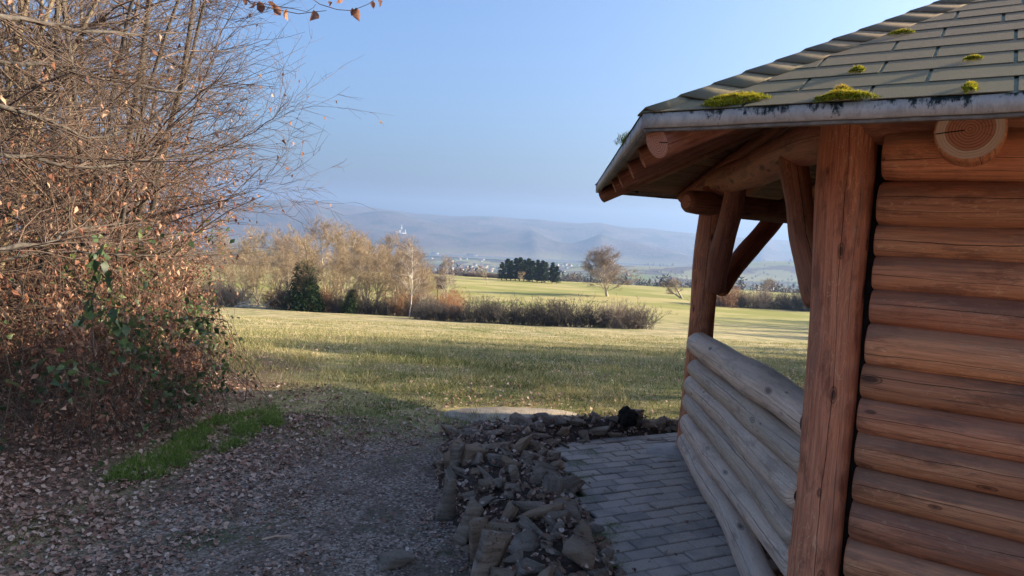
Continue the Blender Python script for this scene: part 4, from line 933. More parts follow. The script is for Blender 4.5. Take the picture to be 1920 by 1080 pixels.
# larger green bramble sprays whose leaves can be picked out
def spray(pts, seed, label, nl=26, sz=(.05, .085)):
    rg = np.random.default_rng(seed); A = np.array([at_depth(*p_) for p_ in pts]); tt = np.linspace(0, 1, 14); A = np.stack([np.interp(tt, np.linspace(0, 1, len(A)), A[:, i]) for i in range(3)], 1)[None]; base = A[0, 0].copy()
    root = empty('bramble_spray', base, 0, label=label, category='bramble', group='leafy bramble sprays in the left thicket')
    b = Buf(); V, F, _ = tubes(A, .005, .002, 5); b.add(V - base, F); obj('stem', b.mesh('stem', MAT['twig'], True), root)
    for i in range(nl):
        t = rg.uniform(.15, 1) * 13; j = min(int(t), 12); p_ = A[0, j] + (A[0, j + 1] - A[0, j]) * (t - j) + rg.normal(0, .035, 3)
        b = Buf(); leaves_np(b, np.zeros((1, 3)), (rg.normal(0, .6, 3) + [.1, -.3, -.2])[None], rg.uniform(*sz), rg=rg, width=.75, fold=.3); obj('leaf', b.mesh('leaf', MAT['green_leaf']), root, p_ - base)
spray([(175, 660, 3.7), (172, 560, 3.65), (190, 500, 3.6), (185, 470, 3.6)], 1, 'upright bramble spray catching light against the pale stems', 28, (.05, .075))
spray([(225, 700, 3.7), (235, 620, 3.6), (215, 585, 3.55), (150, 600, 3.5)], 2, 'arching bramble spray with large dark leaves over the brown brush', 24)
spray([(250, 760, 4.3), (300, 640, 4.4), (360, 612, 4.5), (400, 625, 4.5)], 3, 'bramble spray reaching right towards the meadow', 30, (.04, .07))
spray([(330, 600, 5.0), (380, 595, 5.0), (425, 600, 5.0), (440, 640, 5.0)], 4, 'thin hanging spray silhouetted against the sunlit meadow', 30, (.025, .045))
spray([(90, 470, 3.9), (200, 460, 4.2), (330, 440, 4.6), (440, 435, 5.0)], 5, 'climbing spray with scattered green leaves in the beech twigs', 26, (.04, .06))
spray([(60, 760, 3.3), (90, 700, 3.2), (130, 690, 3.2), (190, 715, 3.3)], 6, 'low bramble spray with dull bluish leaves near the left edge', 24, (.045, .07))

# twig with withered leaves hanging in from above the camera
pts = [(430, -30), (470, 6), (520, 18), (560, 26), (600, 34), (625, 40), (650, 34), (668, 14)]
root = empty('hanging_twig', at_depth(430, -30, 1.9), 0, label='thin twig with large withered leaves hanging in at the top edge', category='branch'); base = np.array(root.location)
for lst, r_ in ((pts[:4] + [(590, 22), (612, 20)] + [], .0016), ([(560, -20), (600, 8), (632, 18), (660, 20), (690, 8), (712, -8)], .0013), ([(430, -20), (470, 3), (510, 10), (550, 16), (575, 22), (588, 14), (592, 8)], .0012)):
    A = np.array([at_depth(a_, c_, 1.9) for a_, c_ in lst])[None]; b = Buf(); V, F, _ = tubes(A, r_, r_ * .5, 5); b.add(V - base, F); obj('twig', b.mesh('twig', MAT['twig'], True), root)
for lst, r_, r1_ in (([(430, -30, 1.9), (330, -180, 2.0), (60, -480, 2.4), (-700, -800, 3.4)], .0030, .016), ([(560, -20, 1.9), (500, -75, 1.92), (420, -110, 1.95), (330, -180, 2.0)], .0014, .0028)):
    A = np.array([at_depth(*p_) for p_ in lst]); tt = np.linspace(0, 1, 14); A = np.stack([np.interp(tt, np.linspace(0, 1, len(A)), A[:, i]) for i in range(3)], 1)[None]; A[:, 1:-1] += rng.normal(0, .01, (1, 12, 3)) * np.linspace(.1, 1, 12)[None, :, None]
    b = Buf(); V, F, _ = tubes(A, r_, r1_, 5); b.add(V - base, F); obj('branch', b.mesh('branch', MAT['twig'], True), root)
def big_leaf(px, py, ln_px, ang, dep, seed, wd_=.62):
    rg = np.random.default_rng(seed); L = ln_px / FPX * dep; n = 7; vs = []; val = rg.uniform(.15, .6)
    for i in range(n + 1):
        t = i / n; w_ = L * wd_ * .5 * math.sin(min(1, t * 1.02) ** .8 * math.pi) ** .75 * (1 + .08 * rg.normal()); cu = .12 * L * math.sin(t * 3.0)
        for s_, f_ in ((-1, 1), (0, 0), (1, 1)): vs.append((s_ * w_, cu + f_ * w_ * .42 + rg.normal(0, .0012), -t * L))
    vs = np.array(vs); f = [(3 * i + j, 3 * i + j + 1, 3 * i + 4 + j, 3 * i + 3 + j) for i in range(n) for j in (0, 1)]; b = Buf(); b.add(vs, f, val)
    obj('leaf', b.mesh('leaf', MAT['beech_leaf'], True), root, at_depth(px, py, dep) - base, (rg.normal(0, .3), ang, rg.normal(0, .7)))
for i, (px, py, l_, a_) in enumerate([(588, 19, 32, -.25), (538, 17, 22, -.1), (515, 8, 22, -.5), (502, 3, 20, -.4), (486, 1, 24, -.2), (478, 0, 20, .2), (455, -4, 15, -.5), (616, 3, 14, -.7), (668, 14, 24, -.35), (661, 15, 14, .2), (697, 2, 14, -.1), (709, -2, 15, -.3), (640, -6, 18, -.6)]):
    big_leaf(px, py, l_, a_, 1.9, 40 + i)

# ------------------------------------------------------------ grass, fallen leaves, grit
def scatter(n, y0, y1, hw=0.80, gam=1.0, rg=rng):
    u = rg.uniform(0, 1, n); y = y0 * (y1 / y0) ** (u ** gam); x = rg.uniform(-hw, hw, n) * y; return x, y
b = Buf(); x, y = scatter(460000, 5.2, 75)
edge = 5.75 + 0.5 * (vnoise(x, y, .5, 31) - .5) + .5 * (vnoise(x, y, .15, 32) - .5)
kp = (y > edge) & (x > -0.46 * y - .2) & (np.hypot((x - .08) / .68, (y - 5.83) / .38) > 1) & ~((x > 1.2) & (y < 7.6) & (np.hypot(x - HC[0], y - HC[1]) < 2.5))
patch = vnoise(x * .5, y, 1.3, 41) * .6 + vnoise(x, y, .35, 42) * .4; kp &= rng.uniform(0, 1, len(x)) < np.clip((patch - .22) * 3.2, .12, 1)
x, y, patch = x[kp], y[kp], patch[kp]; z = ground(x, y); tall = (1 + 1.3 * (vnoise(x * .6, y, .9, 43) > .78)) * (1 + np.clip((y - 12) / 50, 0, .7))
straw = vnoise(x * .25, y, 2.2, 44) * .55 + vnoise(x * .8, y, .6, 45) * .45
val = np.clip(rng.uniform(0, .75, len(x)) + (straw - .45) * 1.3 + np.clip((y - 12) / 40, 0, .3), 0, 1)
blades_np(b, np.stack([x, y, z - .004], 1), rng.uniform(.018, .055, len(x)) * tall, np.minimum(.0028 + .0005 * y, .03), val=val, lean=.7)
tc = 5200; tx, ty = scatter(tc, 6.5, 70); kt = (tx > -.42 * ty) & (vnoise(tx * .5, ty, 3.0, 71) > .42) & ~((tx > 1.2) & (ty < 7.6)); tx, ty = tx[kt], ty[kt]; m = 26
tx = (tx[:, None] + rng.normal(0, 1, (len(tx), m)) * (.05 + .004 * ty[:, None])).ravel(); ty = (ty[:, None] + rng.normal(0, .07, (len(ty), m))).ravel()
blades_np(b, np.stack([tx, ty, ground(tx, ty) - .004], 1), rng.uniform(.04, .13, len(tx)) * (1 + np.clip(ty / 60, 0, .8)), np.minimum(.003 + .0005 * ty, .025), lean=.8, val=np.clip(rng.normal(.8, .2, len(tx)), 0, 1))
obj('meadow_grass', b.mesh('meadow_grass', MAT['grass']), kind='stuff', label='short green and straw coloured meadow grass with seed stalks', category='grass')
# fresh green verge
VP = [(-2.35, 3.9), (-2.1, 4.05), (-1.85, 4.7), (-1.75, 5.3), (-1.95, 5.75), (-2.3, 5.3), (-2.3, 4.6)]
b = Buf(); q = np.stack([rng.uniform(-2.6, -1.2, 60000), rng.uniform(3.7, 6.1, 60000)], 1)
kp = np.array([inpoly(a_ + .12 * (vnoise(a_, c_, .2, 2) - .5), c_, VP) for a_, c_ in q]) & (rng.uniform(0, 1, len(q)) < .06 + 1.0 * (vnoise(q[:, 0], q[:, 1], .11, 9) > .42)); q = q[kp]
blades_np(b, np.stack([q[:, 0], q[:, 1], ground(q[:, 0], q[:, 1]) - .005], 1), rng.uniform(.035, .115, len(q)) * np.clip(1.2 - np.abs(q[:, 0] + 2.05) * .6, .4, 1), .0045, lean=.55)
q2 = np.concatenate([rng.normal((c_), s_, (n_, 2)) for c_, s_, n_ in (((-2.35, 3.2), .12, 500), ((-2.5, 3.05), .10, 500), ((-1.3, 5.1), .2, 350), ((-1.0, 5.45), .22, 450), ((-1.45, 4.75), .16, 250), ((-.75, 5.5), .15, 350), ((-1.15, 3.6), .1, 120), ((-.35, 5.6), .1, 300), ((-1.6, 5.5), .25, 700))])
blades_np(b, np.stack([q2[:, 0], q2[:, 1], ground(q2[:, 0], q2[:, 1]) - .005], 1), rng.uniform(.02, .06, len(q2)), .0035, lean=.8)
obj('verge_grass', b.mesh('verge_grass', MAT['grass_green']), kind='stuff', label='bright green grass verge between the path and the brambles', category='grass')
# thin tufts around the slab and the bed
b = Buf(); q2 = np.concatenate([rng.normal(c_, s_, (60, 2)) for c_, s_ in (((-.25, 5.75), .05), ((.25, 5.72), .06), ((.35, 5.75), .03), ((.5, 5.8), .04), ((-.45, 5.6), .06), ((.8, 6.0), .06), ((-.1, 5.68), .04))])
blades_np(b, np.stack([q2[:, 0], q2[:, 1], np.full(len(q2), .01)], 1), rng.uniform(.05, .14, len(q2)), .003, lean=.45); obj('grass_tufts', b.mesh('grass_tufts', MAT['grass']), kind='stuff', label='thin grass tufts between the slab and the stone bed', category='grass')
# leaf litter
b = Buf(); n = 120000; x = rng.uniform(-4.2, .9, n); y = rng.uniform(2.2, 6.6, n)
core = np.exp(-((x - (-.62 - (y - 3) * .02)) / .34) ** 2) * np.clip((5.3 - y) / 1.0, 0, 1)
den = np.clip(.06 + 1.5 * np.clip(vnoise(x, y, .42, 51) * .6 + vnoise(x, y, .13, 52) * .4 - .28, 0, 1) + .35 * np.clip((-1.3 - x) / .8, 0, 1) - .62 * core, .02, 1) * np.where(y > 5.6, .30, 1) * np.where(x < -3, .5, 1) * .62
kp = (rng.uniform(0, 1, n) < den) & (np.clip(x, -9, 9) < np.interp(y, [2, 3, 3.5, 4.3, 5, 5.7, 7], [.3, -.1, -.25, -.42, -.45, -.2, 1])) & ~((y > 5.6) & (np.hypot((x - .08) / .66, (y - 5.83) / .36) < 1))
x, y = x[kp], y[kp]; nn = len(x); litter_np(b, np.stack([x, y, ground(x, y) + rng.uniform(.004, .022, nn)], 1), rng.uniform(.011, .046, nn) * np.where(x < -1.4, 1.2, 1.0), tilt=.45, val=np.clip(rng.beta(2, 2, nn) , 0, 1))
obj('path_leaf_litter', b.mesh('path_leaf_litter', MAT['litter']), kind='stuff', label='curled brown fallen leaves strewn over the gravel path', category='fallen leaves')
b = Buf(); x, y = scatter(22000, 5.6, 24); kp = (x > -.42 * y) & (rng.uniform(0, 1, len(x)) < (.15 + .9 * (vnoise(x * .6, y, .8, 61) > .5)) * np.clip(1.25 - y / 18, .05, 1)) & (np.hypot((x - .08) / .66, (y - 5.83) / .36) > 1) & ~((x > .9) & (y < 5.9)); x, y = x[kp], y[kp]
litter_np(b, np.stack([x, y, ground(x, y) + .028], 1), rng.uniform(.02, .055, len(x)), tilt=.5, val=np.clip(rng.uniform(.3, 1, len(x)), 0, 1)); obj('meadow_leaf_litter', b.mesh('meadow_leaf_litter', MAT['litter']), kind='stuff', label='scattered dry leaves caught in the sunlit meadow grass', category='fallen leaves')
b = Buf(); q = []
while len(q) < 2300:
    x, y = rng.uniform(-.6, 1.6), rng.uniform(2.3, 6)
    if inpoly(x, y, BPOLY): q.append((x, y, bed_z(x, y) + rng.uniform(.005, .05)))
q = np.array(q); litter_np(b, q, rng.uniform(.02, .055, len(q)), tilt=.6, val=rng.uniform(0, .95, len(q)))
q = np.stack([rng.normal(1.27, .03, 90) - .02, rng.uniform(2.7, 4.6, 90), np.full(90, .03)], 1); q[:, 0] = 1.24 + .05 * (q[:, 1] - 2.7) - np.abs(rng.normal(0, .035, 90)); litter_np(b, q, .035, tilt=.6, val=rng.uniform(0, .4, 90))
q = np.stack([rng.uniform(.45, 1.2, 70), rng.uniform(2.9, 5.2, 70), np.full(70, .028)], 1); q[:, 0] -= rng.uniform(0, .25, 70) * (rng.uniform(0, 1, 70) < .6); litter_np(b, q, rng.uniform(.012, .04, 70), tilt=.4, val=rng.uniform(0, .8, 70))
obj('bed_leaf_litter', b.mesh('bed_leaf_litter', MAT['litter']), kind='stuff', label='purplish brown leaves lodged between the stones of the bed', category='fallen leaves')
# grit on the path: small chips of dark stone
b = Buf(); n = 14000; x = rng.uniform(-1.9, 0, n); y = rng.uniform(2.5, 5.6, n); sz = rng.uniform(.004, .012, n); th = rng.uniform(0, 6.28, n)
V = np.stack([np.stack([x + np.cos(th + a_) * sz * (1 if a_ < 5 else 0), y + np.sin(th + a_) * sz * (1 if a_ < 5 else 0), np.full(n, .004 if a_ < 5 else 0) + (sz * .7 if a_ > 5 else 0)], 1) for a_ in (0, 1.7, 3.3, 4.8, 9)], 1).reshape(-1, 3)
o_ = (np.arange(n) * 5)[:, None]; b.add(V, np.concatenate([o_ + [j, (j + 1) % 4, 4] for j in range(4)]), np.repeat(rng.uniform(0, 1, n), 5))
MAT['grit'] = leaf_mat('path_grit', [(0.06, 0.047, 0.038), (0.16, 0.128, 0.107), (0.30, 0.245, 0.21), (0.52, 0.44, 0.38)], 0, .8)
obj('path_grit', b.mesh('path_grit', MAT['grit']), kind='stuff', label='fine dark grit covering the path surface', category='gravel')
p_ = on_z(516, 1014); A = np.array([p_ + [-.06, -.02, .012], p_ + [0, .006, .022], p_ + [.07, .03, .014]])[None]; b = Buf(); V, F, _ = tubes(A, .006, .004, 5); b.add(V - p_, F)
obj('bleached_stick', b.mesh('bleached_stick', MAT['pale_board']), None, p_, label='short bleached stick lying among the leaves on the path', category='stick')
# moss at the paving edge
b = Buf()
for px, py, s_, n_ in ((1085, 870, .05, 500), (1080, 895, .05, 400), (1150, 985, .03, 250), (1130, 1005, .045, 600), (1115, 1018, .05, 700), (1145, 1060, .05, 500), (1100, 935, .03, 250), (1105, 850, .04, 250)):
    p_ = on_z(px, py, .02); q = p_ + np.stack([rng.normal(0, s_, n_), rng.normal(0, s_, n_), rng.uniform(-.004, .006, n_)], 1); blades_np(b, q, rng.uniform(.006, .014, n_), .003, lean=1.0)
obj('paving_moss', b.mesh('paving_moss', MAT['grass_green']), kind='stuff', label='patches of green moss along the ragged paving edge', category='moss')

# ------------------------------------------------------------ trees of the middle distance
def bark(name, a, c): MAT[name] = simple_mat(name, a, c, 3, coord='pos', stretch=(1, 1, .4))
bark('far_bark', (0.27, 0.22, 0.15), (0.48, 0.40, 0.28)); bark('birch_bark', (0.38, 0.34, 0.28), (0.68, 0.63, 0.54)); bark('dark_bark', (0.06, 0.05, 0.04), (0.14, 0.11, 0.085))
bark('gold_twig', (0.19, 0.135, 0.08), (0.36, 0.265, 0.16)); bark('grey_twig', (0.17, 0.13, 0.10), (0.34, 0.26, 0.205)); bark('rust_twig', (0.24, 0.12, 0.06), (0.42, 0.235, 0.12)); bark('plum_twig', (0.05, 0.045, 0.04), (0.12, 0.10, 0.085))
MAT['needle'] = leaf_mat('spruce_needles', [(0.010, 0.024, 0.010), (0.022, 0.045, 0.016), (0.04, 0.07, 0.022)], 0.1)
MAT['ivy'] = leaf_mat('ivy_leaves', [(0.012, 0.03, 0.010), (0.035, 0.065, 0.018), (0.08, 0.11, 0.03)], 0.15)
def far_tree(seed, h=14, trunk_r=.2, nst=1, n1=22, n2=8, n3=6, n4=3, a1=(.35, .95), l1=.42, t1=.22, trop=.05, tw=.015, mats=('far_bark', 'gold_twig'), lean=(0, 0), wide=1.0, ivy=0, spreadst=.15, leaf=0, wig=.05):
    rg = np.random.default_rng(seed); st_ = np.stack([rg.normal(0, spreadst, nst), rg.normal(0, spreadst, nst), np.zeros(nst) - .3], 1)
    d0 = np.stack([lean[0] + rg.normal(0, .10 * (nst > 1) + .03, nst) * (1 + (nst > 1)), lean[1] + rg.normal(0, .10, nst), np.ones(nst)], 1)
    A = curves(st_, d0, h * rg.uniform(.85, 1, nst) * .93, 10, wig, .02, rg=rg); bt = Buf(); V, F, _ = tubes(A, trunk_r, trunk_r * .12, 6); bt.add(V, F)
    p, d, t, r = kids(A, trunk_r, trunk_r * .12, n1, t1, .97, a1[0], a1[1], rg); B = curves(p, d, h * l1 * wide * rg.uniform(.7, 1.1, len(p)) * (1.1 - .75 * t), 6, .10, trop, rg=rg); rb = np.minimum(r * .6, .12)
    V, F, _ = tubes(B, rb, .018, 4); bt.add(V, F)
    q, e_, t2, r2 = kids(B, rb, .02, n2, .15, 1, .4, .9, rg); Cc = curves(q, e_, h * .15 * rg.uniform(.6, 1.1, len(q)) * (1.2 - .5 * t2), 4, .15, trop, rg=rg)
    bb = Buf(); V, F, _ = tubes(Cc, np.minimum(r2 * .7, .042), .012, 3); bt.add(V, F)
    s_, g_, t3, r3 = kids(Cc, .03, .01, n3, .1, 1, .3, .9, rg); D = curves(s_, g_, h * .065 * rg.uniform(.5, 1.2, len(s_)), 3, .2, trop, rg=rg); V, F, _ = tubes(D, tw, tw * .6, 3); bb.add(V, F)
    if n4:
        s4, g4, t4, r4 = kids(D, .01, .01, n4, .1, 1, .3, 1., rg); E_ = curves(s4, g4, h * .035 * rg.uniform(.5, 1.2, len(s4)), 2, .2, 0, rg=rg); V, F, _ = tubes(E_, tw * .8, tw * .5, 3); bb.add(V, F)
    out = [('trunk', bt.mesh('trunk', MAT[mats[0]], True), None), ('crown', bb.mesh('crown', MAT[mats[1]]), 'stuff')]
    if ivy:
        tt = rg.uniform(.05, .80, ivy) * 9; i = tt.astype(int); si = rg.integers(0, nst, ivy); pos = A[si, i] + (A[si, i + 1] - A[si, i]) * (tt - i)[:, None] + rg.normal(0, 1, (ivy, 3)) * np.array([1.25, 1.25, .4]) * (1 - tt / 13)[:, None]
        lb = Buf(); leaves_np(lb, pos, rg.normal(0, 1, (ivy, 3)), rg.uniform(.3, .6, ivy), rg=rg, width=.9); out.append(('ivy', lb.mesh('ivy', MAT['ivy']), 'stuff'))
    if leaf:
        j = rg.integers(0, len(D), leaf); lb = Buf(); leaves_np(lb, D[j, -1], rg.normal(0, 1, (leaf, 3)), rg.uniform(.08, .18, leaf), rg=rg, width=.8); out.append(('leaves', lb.mesh('leaves', MAT['beech_leaf']), 'stuff'))
    return out
def spruce(seed, h=15, n=70, r=2.6):
    rg = np.random.default_rng(seed); bt = Buf(); A = np.array([[(0, 0, -.3), (0, 0, h * .5), (0, 0, h)]], float); V, F, _ = tubes(A, .18, .02, 6); bt.add(V, F); lb = Buf()
    t = rg.uniform(.12, 1, n * 2); th = rg.uniform(0, 6.28, n * 2); L = r * (1.05 - t) ** .75 * rg.uniform(.6, 1.1, n * 2)
    st_ = np.stack([0 * t, 0 * t, t * h], 1); d = np.stack([np.cos(th), np.sin(th), -.25 + .6 * (t - .2)], 1); B = curves(st_, d, L, 4, .05, .02, rg=rg); V, F, _ = tubes(B, .035, .01, 3); bt.add(V, F)
    m = 5200; i = rg.integers(0, len(B), m); u = rg.uniform(.15, 1, m) * 3; k_ = np.minimum(u.astype(int), 2); pos = B[i, k_] + (B[i, k_ + 1] - B[i, k_]) * (u - k_)[:, None] + rg.normal(0, .14, (m, 3)); leaves_np(lb, pos, (B[i, 3] - B[i, 0]) / 3 + rg.normal(0, .4, (m, 3)) + [0, 0, -.35], rg.uniform(.3, .7, m), rg=rg, width=.4)
    return [('trunk', bt.mesh('trunk', MAT['dark_bark'], True), None), ('crown', lb.mesh('crown', MAT['needle']), 'stuff')]
def shrub(seed, h=3.5, w_=3, n=110, mat='plum_twig', leaf=0):
    rg = np.random.default_rng(seed); st_ = np.stack([rg.normal(0, w_ * .33, n), rg.normal(0, w_ * .25, n), np.full(n, -.15)], 1); d = rg.normal(0, .38, (n, 3)); d[:, 2] = 1; d[:, 0] += st_[:, 0] / w_ * .5
    A = curves(st_, d, h * rg.uniform(.5, 1.15, n), 5, .12, 0, rg=rg); p, dd_, t, r = kids(A, .03, .012, 7, .05, 1, .3, 1.0, rg); B = curves(p, dd_, h * .28 * rg.uniform(.5, 1.2, len(p)), 4, .2, .02, rg=rg); q, e_, t2, r2 = kids(B, .01, .01, 5, .1, 1, .4, 1.1, rg); Cc = curves(q, e_, h * .12 * rg.uniform(.5, 1.2, len(q)), 2, .2, 0, rg=rg)
    b1 = Buf(); V, F, _ = tubes(A, .028, .010, 3); b1.add(V, F); b2 = Buf(); V, F, _ = tubes(B, .012, .007, 3); b2.add(V, F); V, F, _ = tubes(Cc, .009, .006, 3); b2.add(V, F)
    out = [('stems', b1.mesh('stems', MAT[mat]), 'stuff'), ('twigs', b2.mesh('twigs', MAT[mat]), 'stuff')]
    if leaf: j = rg.integers(0, len(B), leaf); lb = Buf(); leaves_np(lb, B[j, -1], rg.normal(0, 1, (leaf, 3)), rg.uniform(.06, .14, leaf), rg=rg, width=.8); out.append(('leaves', lb.mesh('leaves', MAT['beech_leaf']), 'stuff'))
    return out
def stand(name, proto, px, d, label, cat='tree', hpx=None, href=None, rz=None, group=None, py=590, xy=None, sx=1.0, sink=0.0, sc=None):
    x, y = (xat(px, d, py), d) if xy is None else xy
    if sc is None: sc = 1.0 if hpx is None else hpx / FPX * y / href
    root = empty(name, (x, y, gz(x, y) - sink), rng.uniform(0, 6.28) if rz is None else rz, label=label, category=cat)
    root.scale = (sc * sx, sc * sx, sc)
    if group: root['group'] = group
    for nm, me, kd in proto:
        o = obj(nm, me, root)
        if kd: o['kind'] = kd
    return root
T = {'a': far_tree(11, nst=1), 'b': far_tree(12, nst=3, trunk_r=.14, n1=9), 'c': far_tree(13, a1=(.35, .7), l1=.38), 'pale': far_tree(14, nst=5, trunk_r=.13, n1=7, mats=('far_bark', 'gold_twig'), spreadst=.5),
     'birch': far_tree(15, mats=('birch_bark', 'grey_twig'), trunk_r=.13, a1=(.25, .6), l1=.30, trop=.02, t1=.3, n1=18), 'grey': far_tree(16, mats=('far_bark', 'grey_twig')), 'ivy': far_tree(17, ivy=9000, n3=5, n4=2, mats=('dark_bark', 'gold_twig')),
     'rust': far_tree(18, mats=('far_bark', 'rust_twig'), leaf=2500), 'crook': far_tree(19, wig=.14, nst=2, trunk_r=.14, n1=10)}
SP = [spruce(1), spruce(2, r=3.0), spruce(3, r=2.2)]
wg = 'bare trees of the wood behind the meadow'
wood = [  # px, distance, height in px, kind, label
    (398, 112, 120, 'grey', 'greyish bare tree half hidden by the left thicket'), (430, 118, 135, 'a', 'bare tree just right of the thicket twigs'), (478, 122, 128, 'pale', 'clump of pale trunks above the fallen branches'), (508, 130, 132, 'b', 'bare tree between the pale clump and the ivy tree'),
    (455, 140, 150, 'c', 'tall bare tree behind the pale trunk clump'), (540, 150, 150, 'a', 'bare tree towering behind the green ivy tree'), (590, 145, 158, 'crook', 'crooked bare tree right of the ivy tree'), (632, 122, 150, 'c', 'bare tree with a dark foot left of the yew-green tree'),
    (655, 140, 172, 'pale', 'tallest broad bare crown in the middle of the wood'), (690, 132, 160, 'crook', 'bare tree with bent bright limbs'), (705, 118, 142, 'a', 'bare tree with a dark forked trunk'), (735, 135, 150, 'b', 'bare tree behind the first birch'),
    (745, 116, 120, 'b', 'low golden tree left of the first birch'), (800, 120, 108, 'c', 'golden bare tree right of the first birch'), (610, 165, 170, 'grey', 'hazy bare tree at the back of the wood'), (560, 170, 160, 'b', 'hazy bare tree behind the ivy tree'), (780, 150, 128, 'grey', 'bare tree behind the gap in the wood'),
    (350, 120, 150, 'a', 'bare tree behind the thicket, left of the pale clump'), (300, 125, 150, 'b', 'bare tree seen through the thicket twigs'), (240, 130, 150, 'c', 'bare tree far behind the thicket'), (180, 140, 150, 'a', 'bare tree deep behind the left thicket')]
wood += [(745, 124, 150, 'c', 'golden bare tree left in front of the tall birch'), (690, 117, 150, 'b', 'bright-limbed tree left of the dark forked trunk'), (615, 112, 140, 'a', 'bare tree between the ivy tree and the wood middle'), (455, 111, 128, 'a', 'bare tree at the edge of the wood left of the pale clump'), (785, 114, 118, 'pale', 'cluster of pale stems right of the tall birch'), (540, 113, 130, 'crook', 'bent bare tree close left of the ivy tree'), (415, 150, 150, 'c', 'hazy bare tree at the left end of the wood'), (475, 160, 158, 'a', 'hazy bare tree high behind the pale trunks'), (520, 138, 142, 'grey', 'grey bare tree left behind the ivy tree'), (575, 134, 148, 'a', 'bare tree just behind the ivy tree'), (640, 158, 178, 'b', 'highest hazy crown behind the wood middle'), (675, 150, 168, 'c', 'hazy crown right of the highest one'), (720, 160, 150, 'grey', 'hazy grey crown left behind the tall birch'), (765, 128, 130, 'a', 'golden tree behind the tall birch'), (790, 132, 118, 'b', 'golden tree at the right end of the wood')]
for px, d, hp, kd, lb in wood: stand('bare_tree', T[kd], px, d, lb, hpx=hp, href=16.2, group=wg)
stand('ivy_tree', T['ivy'], 566, 107.5, 'dark green ivy-clad tree standing in the bare wood', hpx=168, href=16.2, sx=1.0)
stand('ivy_tree', T['ivy'], 590, 107.6, 'shorter ivy-clad tree leaning right of the tall green one', hpx=120, href=16.2, sx=.9)
stand('ivy_tree', T['ivy'], 652, 108, 'thinly ivied green tree in the middle of the wood', hpx=82, href=16.2)
stand('birch_tree', T['birch'], 768, 108, 'white-stemmed birch, the tallest tree at the right of the wood', hpx=178, href=16.2, rz=1.0)
stand('birch_tree', T['birch'], 833, 112, 'slim white birch standing alone before the town', hpx=138, href=16.2, rz=3.2, py=580)
stand('rusty_tree', T['rust'], 858, 118, 'low orange-brown bushy tree beside the slim birch', hpx=62, href=16.2, sx=1.25)
SH = [shrub(1), shrub(2), shrub(3, mat='plum_twig'), shrub(4, mat='rust_twig', leaf=900), shrub(5, mat='grey_twig')]
hg = 'dark shrubs of the hedge crossing the meadow'
for i, (px, hp, kd, lb) in enumerate([(792, 34, 0, 'dark shrub at the left end of the meadow hedge'), (825, 32, 1, 'low dark shrub below the slim birch'), (862, 34, 2, 'dark shrub below the orange tree'), (900, 46, 0, 'taller dark shrub right of the orange tree'), (945, 44, 1, 'dense dark shrub left of the hedge middle'),
    (985, 42, 2, 'dark shrub in the middle of the meadow hedge'), (1030, 46, 0, 'shrub in front of the small thorn tree'), (1075, 50, 1, 'dark shrub under the lone oak'), (1120, 40, 2, 'rounded dark shrub right of the lone oak foot'), (1160, 50, 4, 'greyish round shrub near the right end of the hedge'), (1195, 44, 2, 'last rounded shrub at the right end of the hedge')]):
    stand('shrub', SH[kd], px, 100 - i * .5, lb, 'shrub', hpx=hp, href=3.4, sx=1.25, group=hg, py=605)
stand('thorn_tree', T['crook'], 1052, 101, 'small dark thorn tree rising out of the meadow hedge', hpx=62, href=16.2, sx=1.3, py=600)
ug = 'undergrowth shrubs along the foot of the wood'
for i, (px, hp, kd) in enumerate([(405, 45, 4), (440, 40, 4), (520, 38, 3), (545, 48, 0), (575, 40, 2), (605, 46, 3), (632, 34, 0), (665, 38, 2), (695, 36, 1), (722, 32, 0), (752, 44, 3), (778, 40, 0), (815, 42, 4), (840, 50, 3), (382, 50, 4)]):
    stand('undergrowth', SH[kd], px, 109 + (i % 3), ['brown undergrowth left of the pale trunks', 'low grey undergrowth below the pale trunks', 'russet undergrowth left of the ivy tree', 'dark undergrowth under the ivy tree', 'dark undergrowth right of the ivy tree', 'russet brush between the ivy trees', 'dark brush under the middle of the wood', 'dark brush before the thinly ivied tree', 'dark brush under the bent bright limbs', 'dark brush left of the first birch', 'russet brush at the foot of the first birch', 'russet brush right of the first birch', 'golden brush left of the slim birch', 'golden brush under the slim birch', 'brown brush at the edge of the thicket'][i], 'shrub', hpx=hp, href=3.4, group=ug, py=600)
# branches lying at the edge of the wood
b = Buf(); A = curves(rng.normal(0, [2.2, .5, .25], (26, 3)) + [0, 0, .3], rng.normal(0, [1, .4, .25], (26, 3)), rng.uniform(1, 3.2, 26), 5, .12); V, F, _ = tubes(A, .07, .03, 4); b.add(V, F)
x = xat(462, 108, 592); obj('branch_pile', b.mesh('branch_pile', MAT['birch_bark']), None, (x, 108, gz(x, 108)), kind='stuff', label='pale cut branches lying at the edge of the wood', category='branches')
# lone oak and others on the far meadow
OAK = far_tree(21, h=18, trunk_r=.42, n1=44, n2=13, n3=8, n4=4, a1=(.5, 1.25), l1=.55, t1=.13, trop=.05, tw=.018, wig=.025, mats=('far_bark', 'grey_twig'))
stand('oak_tree', OAK, 1140, 218, 'large lone bare oak standing on the far meadow', hpx=92, href=18.5, py=548, rz=.7, sx=1.45)
LEAN = far_tree(22, h=7, trunk_r=.3, nst=2, n1=12, a1=(.6, 1.3), l1=.5, lean=(-1.1, 0), tw=.015, mats=('far_bark', 'gold_twig'), trop=.09)
stand('leaning_tree', LEAN, 1283, 235, 'half fallen bare tree leaning left on the far meadow', hpx=38, href=5.5, py=546, rz=0)
stand('small_tree', T['crook'], 912, 255, 'small gnarled tree left of the dark conifers', hpx=46, href=16.2, py=534)
stand('small_tree', T['b'], 975, 318, 'little bare tree in front of the conifers', hpx=26, href=16.2, py=530, sx=1.2)
cg = 'dark conifers of the copse on the far meadow'
